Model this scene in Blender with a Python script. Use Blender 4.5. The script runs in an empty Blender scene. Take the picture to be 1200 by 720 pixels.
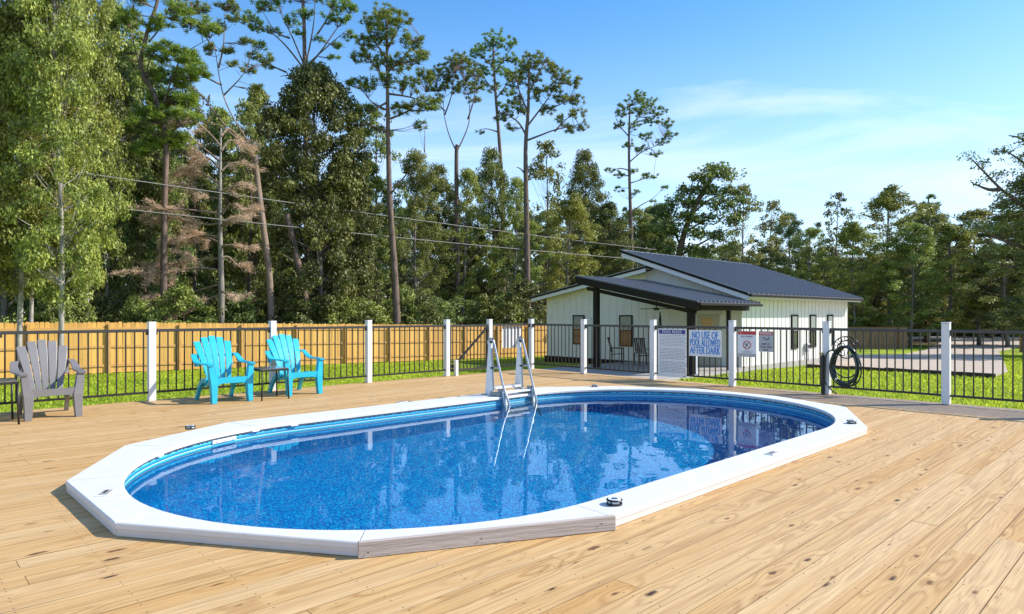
import bpy, bmesh, math, random
import numpy as np
from mathutils import Vector, Matrix

# ------------------------------------------------------------------ camera, sky, sun, exposure
S = bpy.context.scene
COL = S.collection
EYE, F, HY = 1.27, 770.0, 368.0
CU, SU = 0.7207, 0.6937            # deck axis u (along the boards) in world x / y
TH = math.atan2(SU, CU)
SUN = Vector((1.35, 0.15, 1.0)).normalized()

cd = bpy.data.cameras.new("camera"); cam = bpy.data.objects.new("camera", cd); COL.objects.link(cam)
cd.sensor_width = 36; cd.lens = 36 * F / 1200; cd.shift_y = 8 / 1200
cd.clip_start = .05; cd.clip_end = 3000
cam.location = (0, 0, EYE); cam.rotation_euler = (math.radians(90), 0, 0)
S.camera = cam
S.view_settings.view_transform = 'Standard'; S.view_settings.look = 'None'
S.view_settings.exposure = 0.72; S.view_settings.gamma = 1
S.cycles.max_bounces = 10; S.cycles.transparent_max_bounces = 12; S.cycles.transmission_bounces = 8
S.cycles.sample_clamp_indirect = 6; S.cycles.caustics_refractive = True; S.cycles.caustics_reflective = False

sl = bpy.data.lights.new("sun", 'SUN'); sl.energy = 4.2; sl.angle = math.radians(.5); sl.color = (1, .95, .87)
sl.cycles.is_caustics_light = True
sun = bpy.data.objects.new("sun", sl); COL.objects.link(sun); sun.location = SUN * 60
sun.rotation_euler = SUN.to_track_quat('Z', 'Y').to_euler()

world = bpy.data.worlds.new("World"); S.world = world; world.use_nodes = True
nt = world.node_tree; nt.nodes.clear()
N = nt.nodes.new; L = nt.links.new
out = N('ShaderNodeOutputWorld'); bg = N('ShaderNodeBackground'); bg.inputs[1].default_value = .15
sky = N('ShaderNodeTexSky'); sky.sky_type = 'NISHITA'; sky.sun_disc = False
sky.sun_elevation = math.asin(SUN.z); sky.sun_rotation = math.atan2(SUN.x, SUN.y)
sky.air_density = 1.0; sky.dust_density = .35; sky.ozone_density = 2.2
# thin clouds mixed into the sky by direction
tc = N('ShaderNodeTexCoord'); sp = N('ShaderNodeSeparateXYZ'); L(tc.outputs['Generated'], sp.inputs[0])
mx = N('ShaderNodeMath'); mx.operation = 'MAXIMUM'; mx.inputs[1].default_value = .03; L(sp.outputs[2], mx.inputs[0])
ad = N('ShaderNodeMath'); ad.operation = 'ADD'; ad.inputs[1].default_value = .12; L(mx.outputs[0], ad.inputs[0])
dx = N('ShaderNodeMath'); dx.operation = 'DIVIDE'; L(sp.outputs[0], dx.inputs[0]); L(ad.outputs[0], dx.inputs[1])
dy = N('ShaderNodeMath'); dy.operation = 'DIVIDE'; L(sp.outputs[1], dy.inputs[0]); L(ad.outputs[0], dy.inputs[1])
cb = N('ShaderNodeCombineXYZ'); L(dx.outputs[0], cb.inputs[0]); L(dy.outputs[0], cb.inputs[1])
mp = N('ShaderNodeMapping'); mp.inputs['Rotation'].default_value = (0, 0, .25); mp.inputs['Scale'].default_value = (.55, 1.2, 1)
mp.inputs['Location'].default_value = (20, 2, 0)
L(cb.outputs[0], mp.inputs[0])
n1 = N('ShaderNodeTexNoise'); n1.inputs['Scale'].default_value = .85; n1.inputs['Detail'].default_value = 9
n1.inputs['Roughness'].default_value = .58; n1.inputs['Distortion'].default_value = .5; L(mp.outputs[0], n1.inputs[0])
cr = N('ShaderNodeValToRGB'); cr.color_ramp.elements[0].position = .50; cr.color_ramp.elements[1].position = .74
L(n1.outputs[0], cr.inputs[0])
cm = N('ShaderNodeMath'); cm.operation = 'MULTIPLY'; cm.inputs[1].default_value = .48; L(cr.outputs[0], cm.inputs[0])
hs = N('ShaderNodeHueSaturation'); hs.inputs['Saturation'].default_value = 1.42; L(sky.outputs[0], hs.inputs['Color'])
mxc = N('ShaderNodeMix'); mxc.data_type = 'RGBA'; L(cm.outputs[0], mxc.inputs[0])
L(hs.outputs[0], mxc.inputs[6]); mxc.inputs[7].default_value = (7.2, 6.5, 7.2, 1)
hz = N('ShaderNodeMapRange'); hz.interpolation_type = 'SMOOTHSTEP'; hz.inputs[1].default_value = .0; hz.inputs[2].default_value = .46; hz.inputs[3].default_value = .66; hz.inputs[4].default_value = .08; L(sp.outputs[2], hz.inputs[0])
mh = N('ShaderNodeMix'); mh.data_type = 'RGBA'; L(hz.outputs[0], mh.inputs[0]); L(mxc.outputs[2], mh.inputs[6]); mh.inputs[7].default_value = (4.0, 4.85, 6.0, 1)
L(mh.outputs[2], bg.inputs[0]); L(bg.outputs[0], out.inputs[0])

# ------------------------------------------------------------------ helpers
rnd = random.Random(7)
def W(u, v, z=0.0): return Vector((u * CU - v * SU, u * SU + v * CU, z))
def PX(x, y, Z): return Vector(((x - 600) * Z / F, Z, EYE - (y - HY) * Z / F))
def ground(X, Y): return -0.93 - 0.025 * min(max(Y - 24, 0), 35)
def onwall_u(x, v):   # u at which pixel column x meets the plane v = const
    k = (x - 600) / F; return v * (SU + k * CU) / (CU - k * SU)
def onwall_v(x, u):
    k = (x - 600) / F; return u * (CU - k * SU) / (SU + k * CU)

def props(o, label=None, cat=None, group=None, kind=None):
    if label: o['label'] = label
    if cat: o['category'] = cat
    if group: o['group'] = group
    if kind: o['kind'] = kind
    return o
def thing(name, label, cat, loc=(0, 0, 0), rz=0.0, group=None):
    o = bpy.data.objects.new(name, None); COL.objects.link(o); o.empty_display_size = .2
    o.location = loc; o.rotation_euler = (0, 0, rz)
    return props(o, label, cat, group)
def mesh(bm, name, mats, smooth=False, recalc=True):
    if recalc: bmesh.ops.recalc_face_normals(bm, faces=bm.faces)
    me = bpy.data.meshes.new(name); bm.to_mesh(me); bm.free()
    for m in (mats if isinstance(mats, (list, tuple)) else [mats]): me.materials.append(m)
    if smooth:
        for p in me.polygons: p.use_smooth = True
    return me
def put(name, me, parent=None, loc=(0, 0, 0), rot=(0, 0, 0), scale=(1, 1, 1), label=None, kind=None):
    o = bpy.data.objects.new(name, me); COL.objects.link(o); o.parent = parent
    o.location = loc; o.rotation_euler = rot; o.scale = scale
    return props(o, label, None, None, kind)
def NB(): return bmesh.new()
def bx(bm, c, s, bev=0.0, M=None, seg=1):
    """box centre c size s"""
    r = bmesh.ops.create_cube(bm, size=1.0)
    vs = r['verts']
    for v in vs: v.co = Vector((v.co.x * s[0], v.co.y * s[1], v.co.z * s[2]))
    if bev > 0:
        es = list({e for v in vs for e in v.link_edges})
        rr = bmesh.ops.bevel(bm, geom=es, offset=bev, segments=seg, affect='EDGES', profile=.5)
        vs = list({v for f in rr['faces'] for v in f.verts} | {v for v in vs if v.is_valid})
    T = Matrix.Translation(Vector(c))
    if M is not None: T = T @ M
    for v in vs: v.co = T @ v.co
    return vs
def B(s, mats, bev=0.0, c=(0, 0, 0), name='box'):
    bm = NB(); bx(bm, c, s, bev); return mesh(bm, name, mats)
def hexa(bm, p):   # 8 points: bottom 4, top 4
    v = [bm.verts.new(q) for q in p]
    for f in ((3, 2, 1, 0), (4, 5, 6, 7), (0, 1, 5, 4), (1, 2, 6, 5), (2, 3, 7, 6), (3, 0, 4, 7)):
        bm.faces.new([v[i] for i in f])
def prism(bm, pts, z0, z1):
    """extrude polygon pts (x,y) from z0 to z1"""
    a = [bm.verts.new((p[0], p[1], z0)) for p in pts]; b = [bm.verts.new((p[0], p[1], z1)) for p in pts]
    n = len(pts); bm.faces.new(a[::-1]); bm.faces.new(b)
    for i in range(n): bm.faces.new((a[i], a[(i + 1) % n], b[(i + 1) % n], b[i]))
def prism_ax(bm, pts, f):
    """pts list of 2D; f(p, t) -> 3D for t in 0,1"""
    a = [bm.verts.new(f(p, 0)) for p in pts]; b = [bm.verts.new(f(p, 1)) for p in pts]
    n = len(pts); bm.faces.new(a[::-1]); bm.faces.new(b)
    for i in range(n): bm.faces.new((a[i], a[(i + 1) % n], b[(i + 1) % n], b[i]))
def tube(bm, pts, rad, sides=8, cap=True):
    pts = [Vector(p) for p in pts]; n = len(pts)
    if not isinstance(rad, (list, tuple)): rad = [rad] * n
    rings = []; up = Vector((0, 0, 1)); prev = None
    for i, p in enumerate(pts):
        t = (pts[min(i + 1, n - 1)] - pts[max(i - 1, 0)])
        if t.length < 1e-9: t = up
        t.normalize()
        if prev is None:
            a = t.cross(Vector((0.31, 0.2, .93)) if abs(t.z) < .9 else Vector((1, .1, 0))).normalized()
        else:
            a = (prev - t * prev.dot(t)).normalized()
        prev = a; b = t.cross(a)
        rings.append([bm.verts.new(p + (a * math.cos(2 * math.pi * k / sides) + b * math.sin(2 * math.pi * k / sides)) * rad[i]) for k in range(sides)])
    for i in range(n - 1):
        for k in range(sides):
            bm.faces.new((rings[i][k], rings[i][(k + 1) % sides], rings[i + 1][(k + 1) % sides], rings[i + 1][k]))
    if cap: bm.faces.new(rings[0][::-1]); bm.faces.new(rings[-1])
def strip(bm, pts, wid, thk, side=(1, 0, 0), bev=0):
    """sweep a rectangle (wid along side, thk normal) along pts"""
    pts = [Vector(p) for p in pts]; n = len(pts); side = Vector(side).normalized()
    w = wid if isinstance(wid, (list, tuple)) else [wid] * n
    th = thk if isinstance(thk, (list, tuple)) else [thk] * n
    rings = []
    for i, p in enumerate(pts):
        t = (pts[min(i + 1, n - 1)] - pts[max(i - 1, 0)]).normalized()
        s = (side - t * side.dot(t)).normalized(); q = t.cross(s)
        e = .18
        prof = [(-.5, -.5 + e), (-.5 + e * .4, -.5), (.5 - e * .4, -.5), (.5, -.5 + e), (.5, .5 - e), (.5 - e * .4, .5), (-.5 + e * .4, .5), (-.5, .5 - e)]
        rings.append([bm.verts.new(p + s * a * w[i] + q * b * th[i]) for a, b in prof])
    for i in range(n - 1):
        for k in range(8): bm.faces.new((rings[i][k], rings[i][(k + 1) % 8], rings[i + 1][(k + 1) % 8], rings[i + 1][k]))
    bm.faces.new(rings[0][::-1]); bm.faces.new(rings[-1])
def smooth_path(pts, k=4):
    pts = [Vector(p) for p in pts]; o = []
    for i in range(len(pts) - 1):
        p0 = pts[max(i - 1, 0)]; p1 = pts[i]; p2 = pts[i + 1]; p3 = pts[min(i + 2, len(pts) - 1)]
        for j in range(k):
            t = j / k
            o.append(.5 * ((2 * p1) + (p2 - p0) * t + (2 * p0 - 5 * p1 + 4 * p2 - p3) * t * t + (3 * p1 - p0 - 3 * p2 + p3) * t ** 3))
    o.append(pts[-1]); return o

# ------------------------------------------------------------------ materials
def M(name, col=(.5, .5, .5), rough=.5, metal=0.0, noise=0.0, nscale=8.0, bump=0.0, bscale=60.0, spec=.5, col2=None, stretch=(1, 1, 1), rand=0.0):
    m = bpy.data.materials.new(name); m.use_nodes = True; t = m.node_tree; b = t.nodes['Principled BSDF']
    b.inputs['Roughness'].default_value = rough; b.inputs['Metallic'].default_value = metal
    b.inputs['Specular IOR Level'].default_value = spec
    b.inputs['Base Color'].default_value = (*col, 1)
    tcn = t.nodes.new('ShaderNodeTexCoord'); mpn = t.nodes.new('ShaderNodeMapping'); mpn.inputs['Scale'].default_value = stretch
    t.links.new(tcn.outputs['Object'], mpn.inputs[0])
    last = None
    if noise > 0 or col2:
        n = t.nodes.new('ShaderNodeTexNoise'); n.inputs['Scale'].default_value = nscale; n.inputs['Detail'].default_value = 6
        t.links.new(mpn.outputs[0], n.inputs[0])
        r = t.nodes.new('ShaderNodeValToRGB'); r.color_ramp.elements[0].position = .3; r.color_ramp.elements[1].position = .7
        c2 = col2 or tuple(c * (1 - noise) for c in col)
        r.color_ramp.elements[0].color = (*c2, 1); r.color_ramp.elements[1].color = (*col, 1)
        t.links.new(n.outputs[0], r.inputs[0]); last = r.outputs[0]
    if rand > 0:
        oi = t.nodes.new('ShaderNodeObjectInfo'); mr = t.nodes.new('ShaderNodeMapRange')
        mr.inputs[3].default_value = 1 - rand; mr.inputs[4].default_value = 1 + rand * .6
        t.links.new(oi.outputs['Random'], mr.inputs[0])
        mm = t.nodes.new('ShaderNodeVectorMath'); mm.operation = 'SCALE'
        if last: t.links.new(last, mm.inputs[0])
        else: mm.inputs[0].default_value = col
        t.links.new(mr.outputs[0], mm.inputs['Scale']); last = mm.outputs[0]
    if last: t.links.new(last, b.inputs['Base Color'])
    if bump > 0:
        n2 = t.nodes.new('ShaderNodeTexNoise'); n2.inputs['Scale'].default_value = bscale; n2.inputs['Detail'].default_value = 5
        t.links.new(mpn.outputs[0], n2.inputs[0])
        bp = t.nodes.new('ShaderNodeBump'); bp.inputs['Strength'].default_value = bump; bp.inputs['Distance'].default_value = .01
        t.links.new(n2.outputs[0], bp.inputs['Height']); t.links.new(bp.outputs[0], b.inputs['Normal'])
    return m

def deck_material():
    m = bpy.data.materials.new("deck_pine"); m.use_nodes = True; t = m.node_tree; b = t.nodes['Principled BSDF']
    n_ = t.nodes.new; l = t.links.new
    def math_(op, a, bb=None, c=None):
        x = n_('ShaderNodeMath'); x.operation = op
        for i, q in enumerate((a, bb, c)):
            if q is None: continue
            if isinstance(q, (int, float)): x.inputs[i].default_value = q
            else: l(q, x.inputs[i])
        return x.outputs[0]
    tc = n_('ShaderNodeTexCoord'); oi = n_('ShaderNodeObjectInfo'); sx = n_('ShaderNodeSeparateXYZ'); l(tc.outputs['Object'], sx.inputs[0])
    off = math_('MULTIPLY', oi.outputs['Random'], 97.0)
    X = math_('ADD', sx.outputs[0], off); Y = sx.outputs[1]
    # knots: voronoi cells along the board
    kv = n_('ShaderNodeCombineXYZ'); l(math_('MULTIPLY', X, 1.55), kv.inputs[0]); l(math_('ADD', math_('MULTIPLY', Y, 4.2), math_('MULTIPLY', oi.outputs['Random'], 331.0)), kv.inputs[1])
    vo = n_('ShaderNodeTexVoronoi'); vo.feature = 'F1'; vo.voronoi_dimensions = '2D'; vo.inputs['Scale'].default_value = 1.0; vo.inputs['Randomness'].default_value = 1.0
    l(kv.outputs[0], vo.inputs['Vector'])
    d = vo.outputs['Distance']
    swell = n_('ShaderNodeMapRange'); swell.inputs[1].default_value = 0; swell.inputs[2].default_value = .38; swell.inputs[3].default_value = 1; swell.inputs[4].default_value = 0
    swell.interpolation_type = 'SMOOTHERSTEP'; l(d, swell.inputs[0])
    # growth-ring grain, bent round the knots
    gv = n_('ShaderNodeCombineXYZ'); l(math_('MULTIPLY', X, .24), gv.inputs[0]); l(math_('MULTIPLY', Y, 7.5), gv.inputs[1]); l(off, gv.inputs[2])
    gn = n_('ShaderNodeTexNoise'); gn.inputs['Scale'].default_value = 1.1; gn.inputs['Detail'].default_value = 1.5; gn.inputs['Distortion'].default_value = .15
    l(gv.outputs[0], gn.inputs[0])
    ph = math_('ADD', math_('MULTIPLY', gn.outputs[0], 52.0), math_('MULTIPLY', swell.outputs[0], 7.0))
    ring = math_('MULTIPLY_ADD', math_('SINE', ph), .5, .5)
    ring = math_('POWER', ring, 2.2)
    # fine fibre
    fv = n_('ShaderNodeCombineXYZ'); l(math_('MULTIPLY', X, 3.0), fv.inputs[0]); l(math_('MULTIPLY', Y, 170.0), fv.inputs[1]); l(off, fv.inputs[2])
    fn = n_('ShaderNodeTexNoise'); fn.inputs['Scale'].default_value = 1.0; fn.inputs['Detail'].default_value = 4; l(fv.outputs[0], fn.inputs[0])
    # colour
    c1 = n_('ShaderNodeMix'); c1.data_type = 'RGBA'; c1.inputs[6].default_value = (.60, .375, .150, 1); c1.inputs[7].default_value = (.36, .17, .048, 1)
    l(math_('MULTIPLY', ring, .68), c1.inputs[0])
    # board to board tone
    c2 = n_('ShaderNodeMix'); c2.data_type = 'RGBA'; l(c1.outputs[2], c2.inputs[6]); c2.inputs[7].default_value = (.72, .52, .285, 1)
    wn = n_('ShaderNodeTexWhiteNoise'); wn.noise_dimensions = '1D'; l(off, wn.inputs['W'])
    l(math_('MULTIPLY', wn.outputs['Value'], .5), c2.inputs[0])
    c3 = n_('ShaderNodeMix'); c3.data_type = 'RGBA'; c3.blend_type = 'MULTIPLY'; l(c2.outputs[2], c3.inputs[6])
    fr = n_('ShaderNodeMapRange'); fr.inputs[1].default_value = .3; fr.inputs[2].default_value = .7; fr.inputs[3].default_value = .70; fr.inputs[4].default_value = 1.08
    l(fn.outputs[0], fr.inputs[0])
    cbn = n_('ShaderNodeCombineColor')
    for i in range(3): l(fr.outputs[0], cbn.inputs[i])
    c3.inputs[0].default_value = 1; l(cbn.outputs[0], c3.inputs[7])
    # golden patches that belong to the wood (sapwood / heartwood)
    pn = n_('ShaderNodeTexNoise'); pn.inputs['Scale'].default_value = .7; pn.inputs['Detail'].default_value = 3; l(gv.outputs[0], pn.inputs[0])
    pr = n_('ShaderNodeValToRGB'); pr.color_ramp.elements[0].position = .48; pr.color_ramp.elements[1].position = .68; l(pn.outputs[0], pr.inputs[0])
    c4 = n_('ShaderNodeMix'); c4.data_type = 'RGBA'; l(math_('MULTIPLY', pr.outputs[0], .6), c4.inputs[0]); l(c3.outputs[2], c4.inputs[6]); c4.inputs[7].default_value = (.50, .27, .085, 1)
    # knot: dark core with irregular rim
    kn = n_('ShaderNodeTexNoise'); kn.inputs['Scale'].default_value = 26; kn.inputs['Detail'].default_value = 3; l(tc.outputs['Object'], kn.inputs[0])
    ksz = math_('MULTIPLY_ADD', kn.outputs[0], .10, math_('MULTIPLY_ADD', vo.outputs['Color'], .11, -.075))
    kd = math_('SUBTRACT', ksz, d)
    kr = n_('ShaderNodeMapRange'); kr.inputs[1].default_value = -.02; kr.inputs[2].default_value = .03; l(kd, kr.inputs[0])
    c5 = n_('ShaderNodeMix'); c5.data_type = 'RGBA'; l(kr.outputs[0], c5.inputs[0]); l(c4.outputs[2], c5.inputs[6]); kc = n_('ShaderNodeMix'); kc.data_type = 'RGBA'; l(math_('FRACT', math_('MULTIPLY', vo.outputs['Color'], 7.3)), kc.inputs[0]); kc.inputs[6].default_value = (.05, .025, .012, 1); kc.inputs[7].default_value = (.22, .10, .035, 1); l(kc.outputs[2], c5.inputs[7])
    # screws: a pair of dark dots every 40 cm
    def frac_dist(val, period, pos):
        return math_('ABSOLUTE', math_('SUBTRACT', math_('MODULO', math_('ADD', val, 400.0 + period / 2 - pos), period), period / 2))
    geo = n_('ShaderNodeNewGeometry')
    wpos = n_('ShaderNodeSeparateXYZ'); l(geo.outputs['Position'], wpos.inputs[0])
    uu = math_('ADD', math_('MULTIPLY', wpos.outputs[0], CU), math_('MULTIPLY', wpos.outputs[1], SU))
    vv = math_('ADD', math_('MULTIPLY', wpos.outputs[0], -SU), math_('MULTIPLY', wpos.outputs[1], CU))
    du_ = frac_dist(uu, .406, .1); dv_ = math_('ABSOLUTE', math_('SUBTRACT', math_('ABSOLUTE', math_('ADD', Y, 0.0)), .047))
    rr = math_('ADD', math_('POWER', du_, 2.0), math_('POWER', dv_, 2.0))
    sc = math_('LESS_THAN', rr, .0042 ** 2)
    ed_ = n_('ShaderNodeMapRange'); ed_.inputs[1].default_value = .0672; ed_.inputs[2].default_value = .0692; ed_.inputs[4].default_value = .55; l(math_('ABSOLUTE', Y), ed_.inputs[0])
    ce = n_('ShaderNodeMix'); ce.data_type = 'RGBA'; l(ed_.outputs[0], ce.inputs[0]); l(c5.outputs[2], ce.inputs[6]); ce.inputs[7].default_value = (.13, .07, .03, 1)
    c5 = ce
    c6 = n_('ShaderNodeMix'); c6.data_type = 'RGBA'; l(sc, c6.inputs[0]); l(c5.outputs[2], c6.inputs[6]); c6.inputs[7].default_value = (.05, .04, .03, 1)
    # railing shadow painted in grey on the board ends along the right-hand railing
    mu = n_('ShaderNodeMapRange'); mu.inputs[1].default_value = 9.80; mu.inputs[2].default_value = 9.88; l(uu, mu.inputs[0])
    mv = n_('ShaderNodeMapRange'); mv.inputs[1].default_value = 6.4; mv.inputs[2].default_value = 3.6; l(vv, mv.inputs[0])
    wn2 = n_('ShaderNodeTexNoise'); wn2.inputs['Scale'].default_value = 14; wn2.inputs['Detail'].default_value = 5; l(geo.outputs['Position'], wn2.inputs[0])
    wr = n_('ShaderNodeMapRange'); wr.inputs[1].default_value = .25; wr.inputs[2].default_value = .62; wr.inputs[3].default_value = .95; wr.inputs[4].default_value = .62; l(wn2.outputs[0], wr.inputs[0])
    shade_mask = math_('MULTIPLY', math_('MULTIPLY', mu.outputs[0], mv.outputs[0]), wr.outputs[0])
    c7 = n_('ShaderNodeMix'); c7.data_type = 'RGBA'; l(shade_mask, c7.inputs[0]); l(c6.outputs[2], c7.inputs[6]); c7.inputs[7].default_value = (.20, .17, .145, 1)
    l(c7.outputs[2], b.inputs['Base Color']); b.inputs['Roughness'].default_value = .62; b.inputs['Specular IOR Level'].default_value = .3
    hsum = math_('ADD', math_('MULTIPLY', fn.outputs[0], .6), math_('ADD', math_('MULTIPLY', ring, -.35), math_('MULTIPLY', kr.outputs[0], -.8)))
    bp = n_('ShaderNodeBump'); bp.inputs['Strength'].default_value = .35; bp.inputs['Distance'].default_value = .004; l(hsum, bp.inputs['Height']); l(bp.outputs[0], b.inputs['Normal'])
    return m

def leaf_material(name, dark, light, trans=.35, rough=.5, spec=.35, objvar=.12):
    m = bpy.data.materials.new(name); m.use_nodes = True; t = m.node_tree; b = t.nodes['Principled BSDF']; n_ = t.nodes.new; l = t.links.new
    at = n_('ShaderNodeAttribute'); at.attribute_name = 'tint'
    r = n_('ShaderNodeValToRGB'); r.color_ramp.elements[0].color = (*dark, 1); r.color_ramp.elements[1].color = (*light, 1); l(at.outputs['Fac'], r.inputs[0])
    oi = n_('ShaderNodeObjectInfo'); h = n_('ShaderNodeHueSaturation'); l(r.outputs[0], h.inputs['Color'])
    a = n_('ShaderNodeMapRange'); a.inputs[3].default_value = .5 - .02; a.inputs[4].default_value = .5 + .025; l(oi.outputs['Random'], a.inputs[0]); l(a.outputs[0], h.inputs['Hue'])
    a2 = n_('ShaderNodeMapRange'); a2.inputs[3].default_value = 1 - objvar * 1.4; a2.inputs[4].default_value = 1 + objvar * 1.6; l(oi.outputs['Random'], a2.inputs[0]); l(a2.outputs[0], h.inputs['Value'])
    l(h.outputs[0], b.inputs['Base Color']); b.inputs['Roughness'].default_value = rough; b.inputs['Specular IOR Level'].default_value = spec
    tr = n_('ShaderNodeBsdfTranslucent'); h2 = n_('ShaderNodeHueSaturation'); h2.inputs['Value'].default_value = 1.5; h2.inputs['Hue'].default_value = .485; l(h.outputs[0], h2.inputs['Color']); l(h2.outputs[0], tr.inputs[0])
    ms = n_('ShaderNodeMixShader'); ms.inputs[0].default_value = trans; l(b.outputs[0], ms.inputs[1]); l(tr.outputs[0], ms.inputs[2])
    l(ms.outputs[0], t.nodes['Material Output'].inputs[0]); return m

def bark_material(name, c1, c2, sc=6, zs=.35):
    return M(name, c1, .9, 0, 0, sc, .8, sc * 5, .2, c2, (1, 1, zs))

MAT = {}
MAT['deck'] = deck_material()
MAT['white_vinyl'] = M('white_vinyl', (.74, .73, .72), .45, noise=.06, nscale=5)
MAT['coping'] = M('coping_white', (.68, .67, .65), .55, noise=.10, nscale=9, bump=.15, bscale=90)
MAT['skirt'] = M('skirt_white', (.66, .61, .57), .6, noise=.12, nscale=7, bump=.2, bscale=60, stretch=(.3, 1, 1))
MAT['grey_plank'] = M('weathered_plank', (.50, .44, .40), .8, bump=.6, bscale=40, nscale=9, col2=(.36, .30, .265), stretch=(.12, 1, 1.6))
MAT['bronze'] = M('bronze_aluminium', (.035, .030, .028), .35, .4)
MAT['bronze_rail'] = M('bronze_rail', (.06, .055, .053), .35, .4)
MAT['chrome'] = M('steel_tube', (.42, .42, .43), .3, 1.0)
MAT['ladder_white'] = M('ladder_resin', (.78, .77, .74), .4, noise=.05)
MAT['ladder_grey'] = M('ladder_grey', (.34, .33, .31), .45, noise=.1)
MAT['aqua'] = M('aqua_resin', (.02, .42, .58), .24, noise=.06, nscale=4, bump=.04, bscale=120)
MAT['taupe'] = M('taupe_resin', (.185, .172, .17), .4, noise=.08, nscale=4, bump=.04, bscale=120)
MAT['dark_metal'] = M('dark_painted_metal', (.03, .026, .024), .4, .3)
MAT['table_top'] = M('table_top', (.16, .15, .14), .15, noise=.1)
MAT['black'] = M('black_plastic', (.012, .012, .013), .4)
MAT['solar'] = M('solar_cell', (.02, .05, .09), .12, noise=.3, nscale=40)
MAT['lens'] = M('clear_lens', (.75, .78, .8), .25)
MAT['hose'] = M('hose_rubber', (.012, .03, .028), .25)
MAT['yellow_wood'] = M('new_pine_picket', (.72, .43, .105), .7, bump=.3, bscale=30, nscale=5, col2=(.55, .29, .065), stretch=(1, 1, .15), rand=.24)
MAT['yellow_rail'] = M('new_pine_rail', (.56, .32, .10), .7, bump=.3, bscale=30, nscale=5, col2=(.44, .24, .07), stretch=(.2, 1, 1))
MAT['brown_wood'] = M('aged_picket', (.38, .22, .11), .8, bump=.3, nscale=3, col2=(.25, .14, .07), stretch=(1, 1, .3), rand=.15)
MAT['siding'] = M('white_siding', (.76, .74, .68), .6, noise=.05, nscale=3)
MAT['roof'] = M('metal_roof', (.062, .066, .080), .40, .2, noise=.1, nscale=.8)
MAT['rib'] = M('metal_roof_rib', (.22, .225, .255), .35, .2)
MAT['fascia'] = M('white_fascia', (.70, .70, .70), .55, noise=.05)
MAT['porch_beam'] = M('black_beam', (.010, .008, .007), .6, spec=.25)
MAT['concrete'] = M('concrete', (.40, .37, .33), .85, noise=.15, nscale=3, bump=.3, bscale=40)
MAT['gravel'] = M('gravel_drive', (.52, .42, .32), .95, bump=1, bscale=70, nscale=3, col2=(.38, .30, .23))
MAT['timber_edge'] = M('timber_edge', (.05, .035, .025), .85, noise=.3)
MAT['glass'] = M('window_glass', (.03, .035, .04), .04, spec=1.0)
MAT['painted_reflection'] = M('pale_reflection_paint', (.30, .33, .29), .25, noise=.15, nscale=4)
MAT['door'] = M('door_paint', (.50, .46, .36), .5, noise=.04)
MAT['sign_white'] = M('sign_white', (.76, .76, .76), .35)
MAT['sign_grey'] = M('sign_grey', (.42, .42, .43), .4)
MAT['sign_blue'] = M('sign_blue_ink', (.02, .21, .58), .4)
MAT['sign_navy'] = M('sign_navy_ink', (.03, .03, .22), .4)
MAT['sign_red'] = M('sign_red_ink', (.52, .03, .03), .4)
MAT['sign_black'] = M('sign_black_ink', (.03, .03, .035), .4)
MAT['ink_grey'] = M('ink_grey', (.25, .25, .28), .5)
MAT['wire'] = M('cable', (.22, .21, .20), .6)
MAT['clip'] = M('clip_white', (.7, .7, .72), .4)

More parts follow.
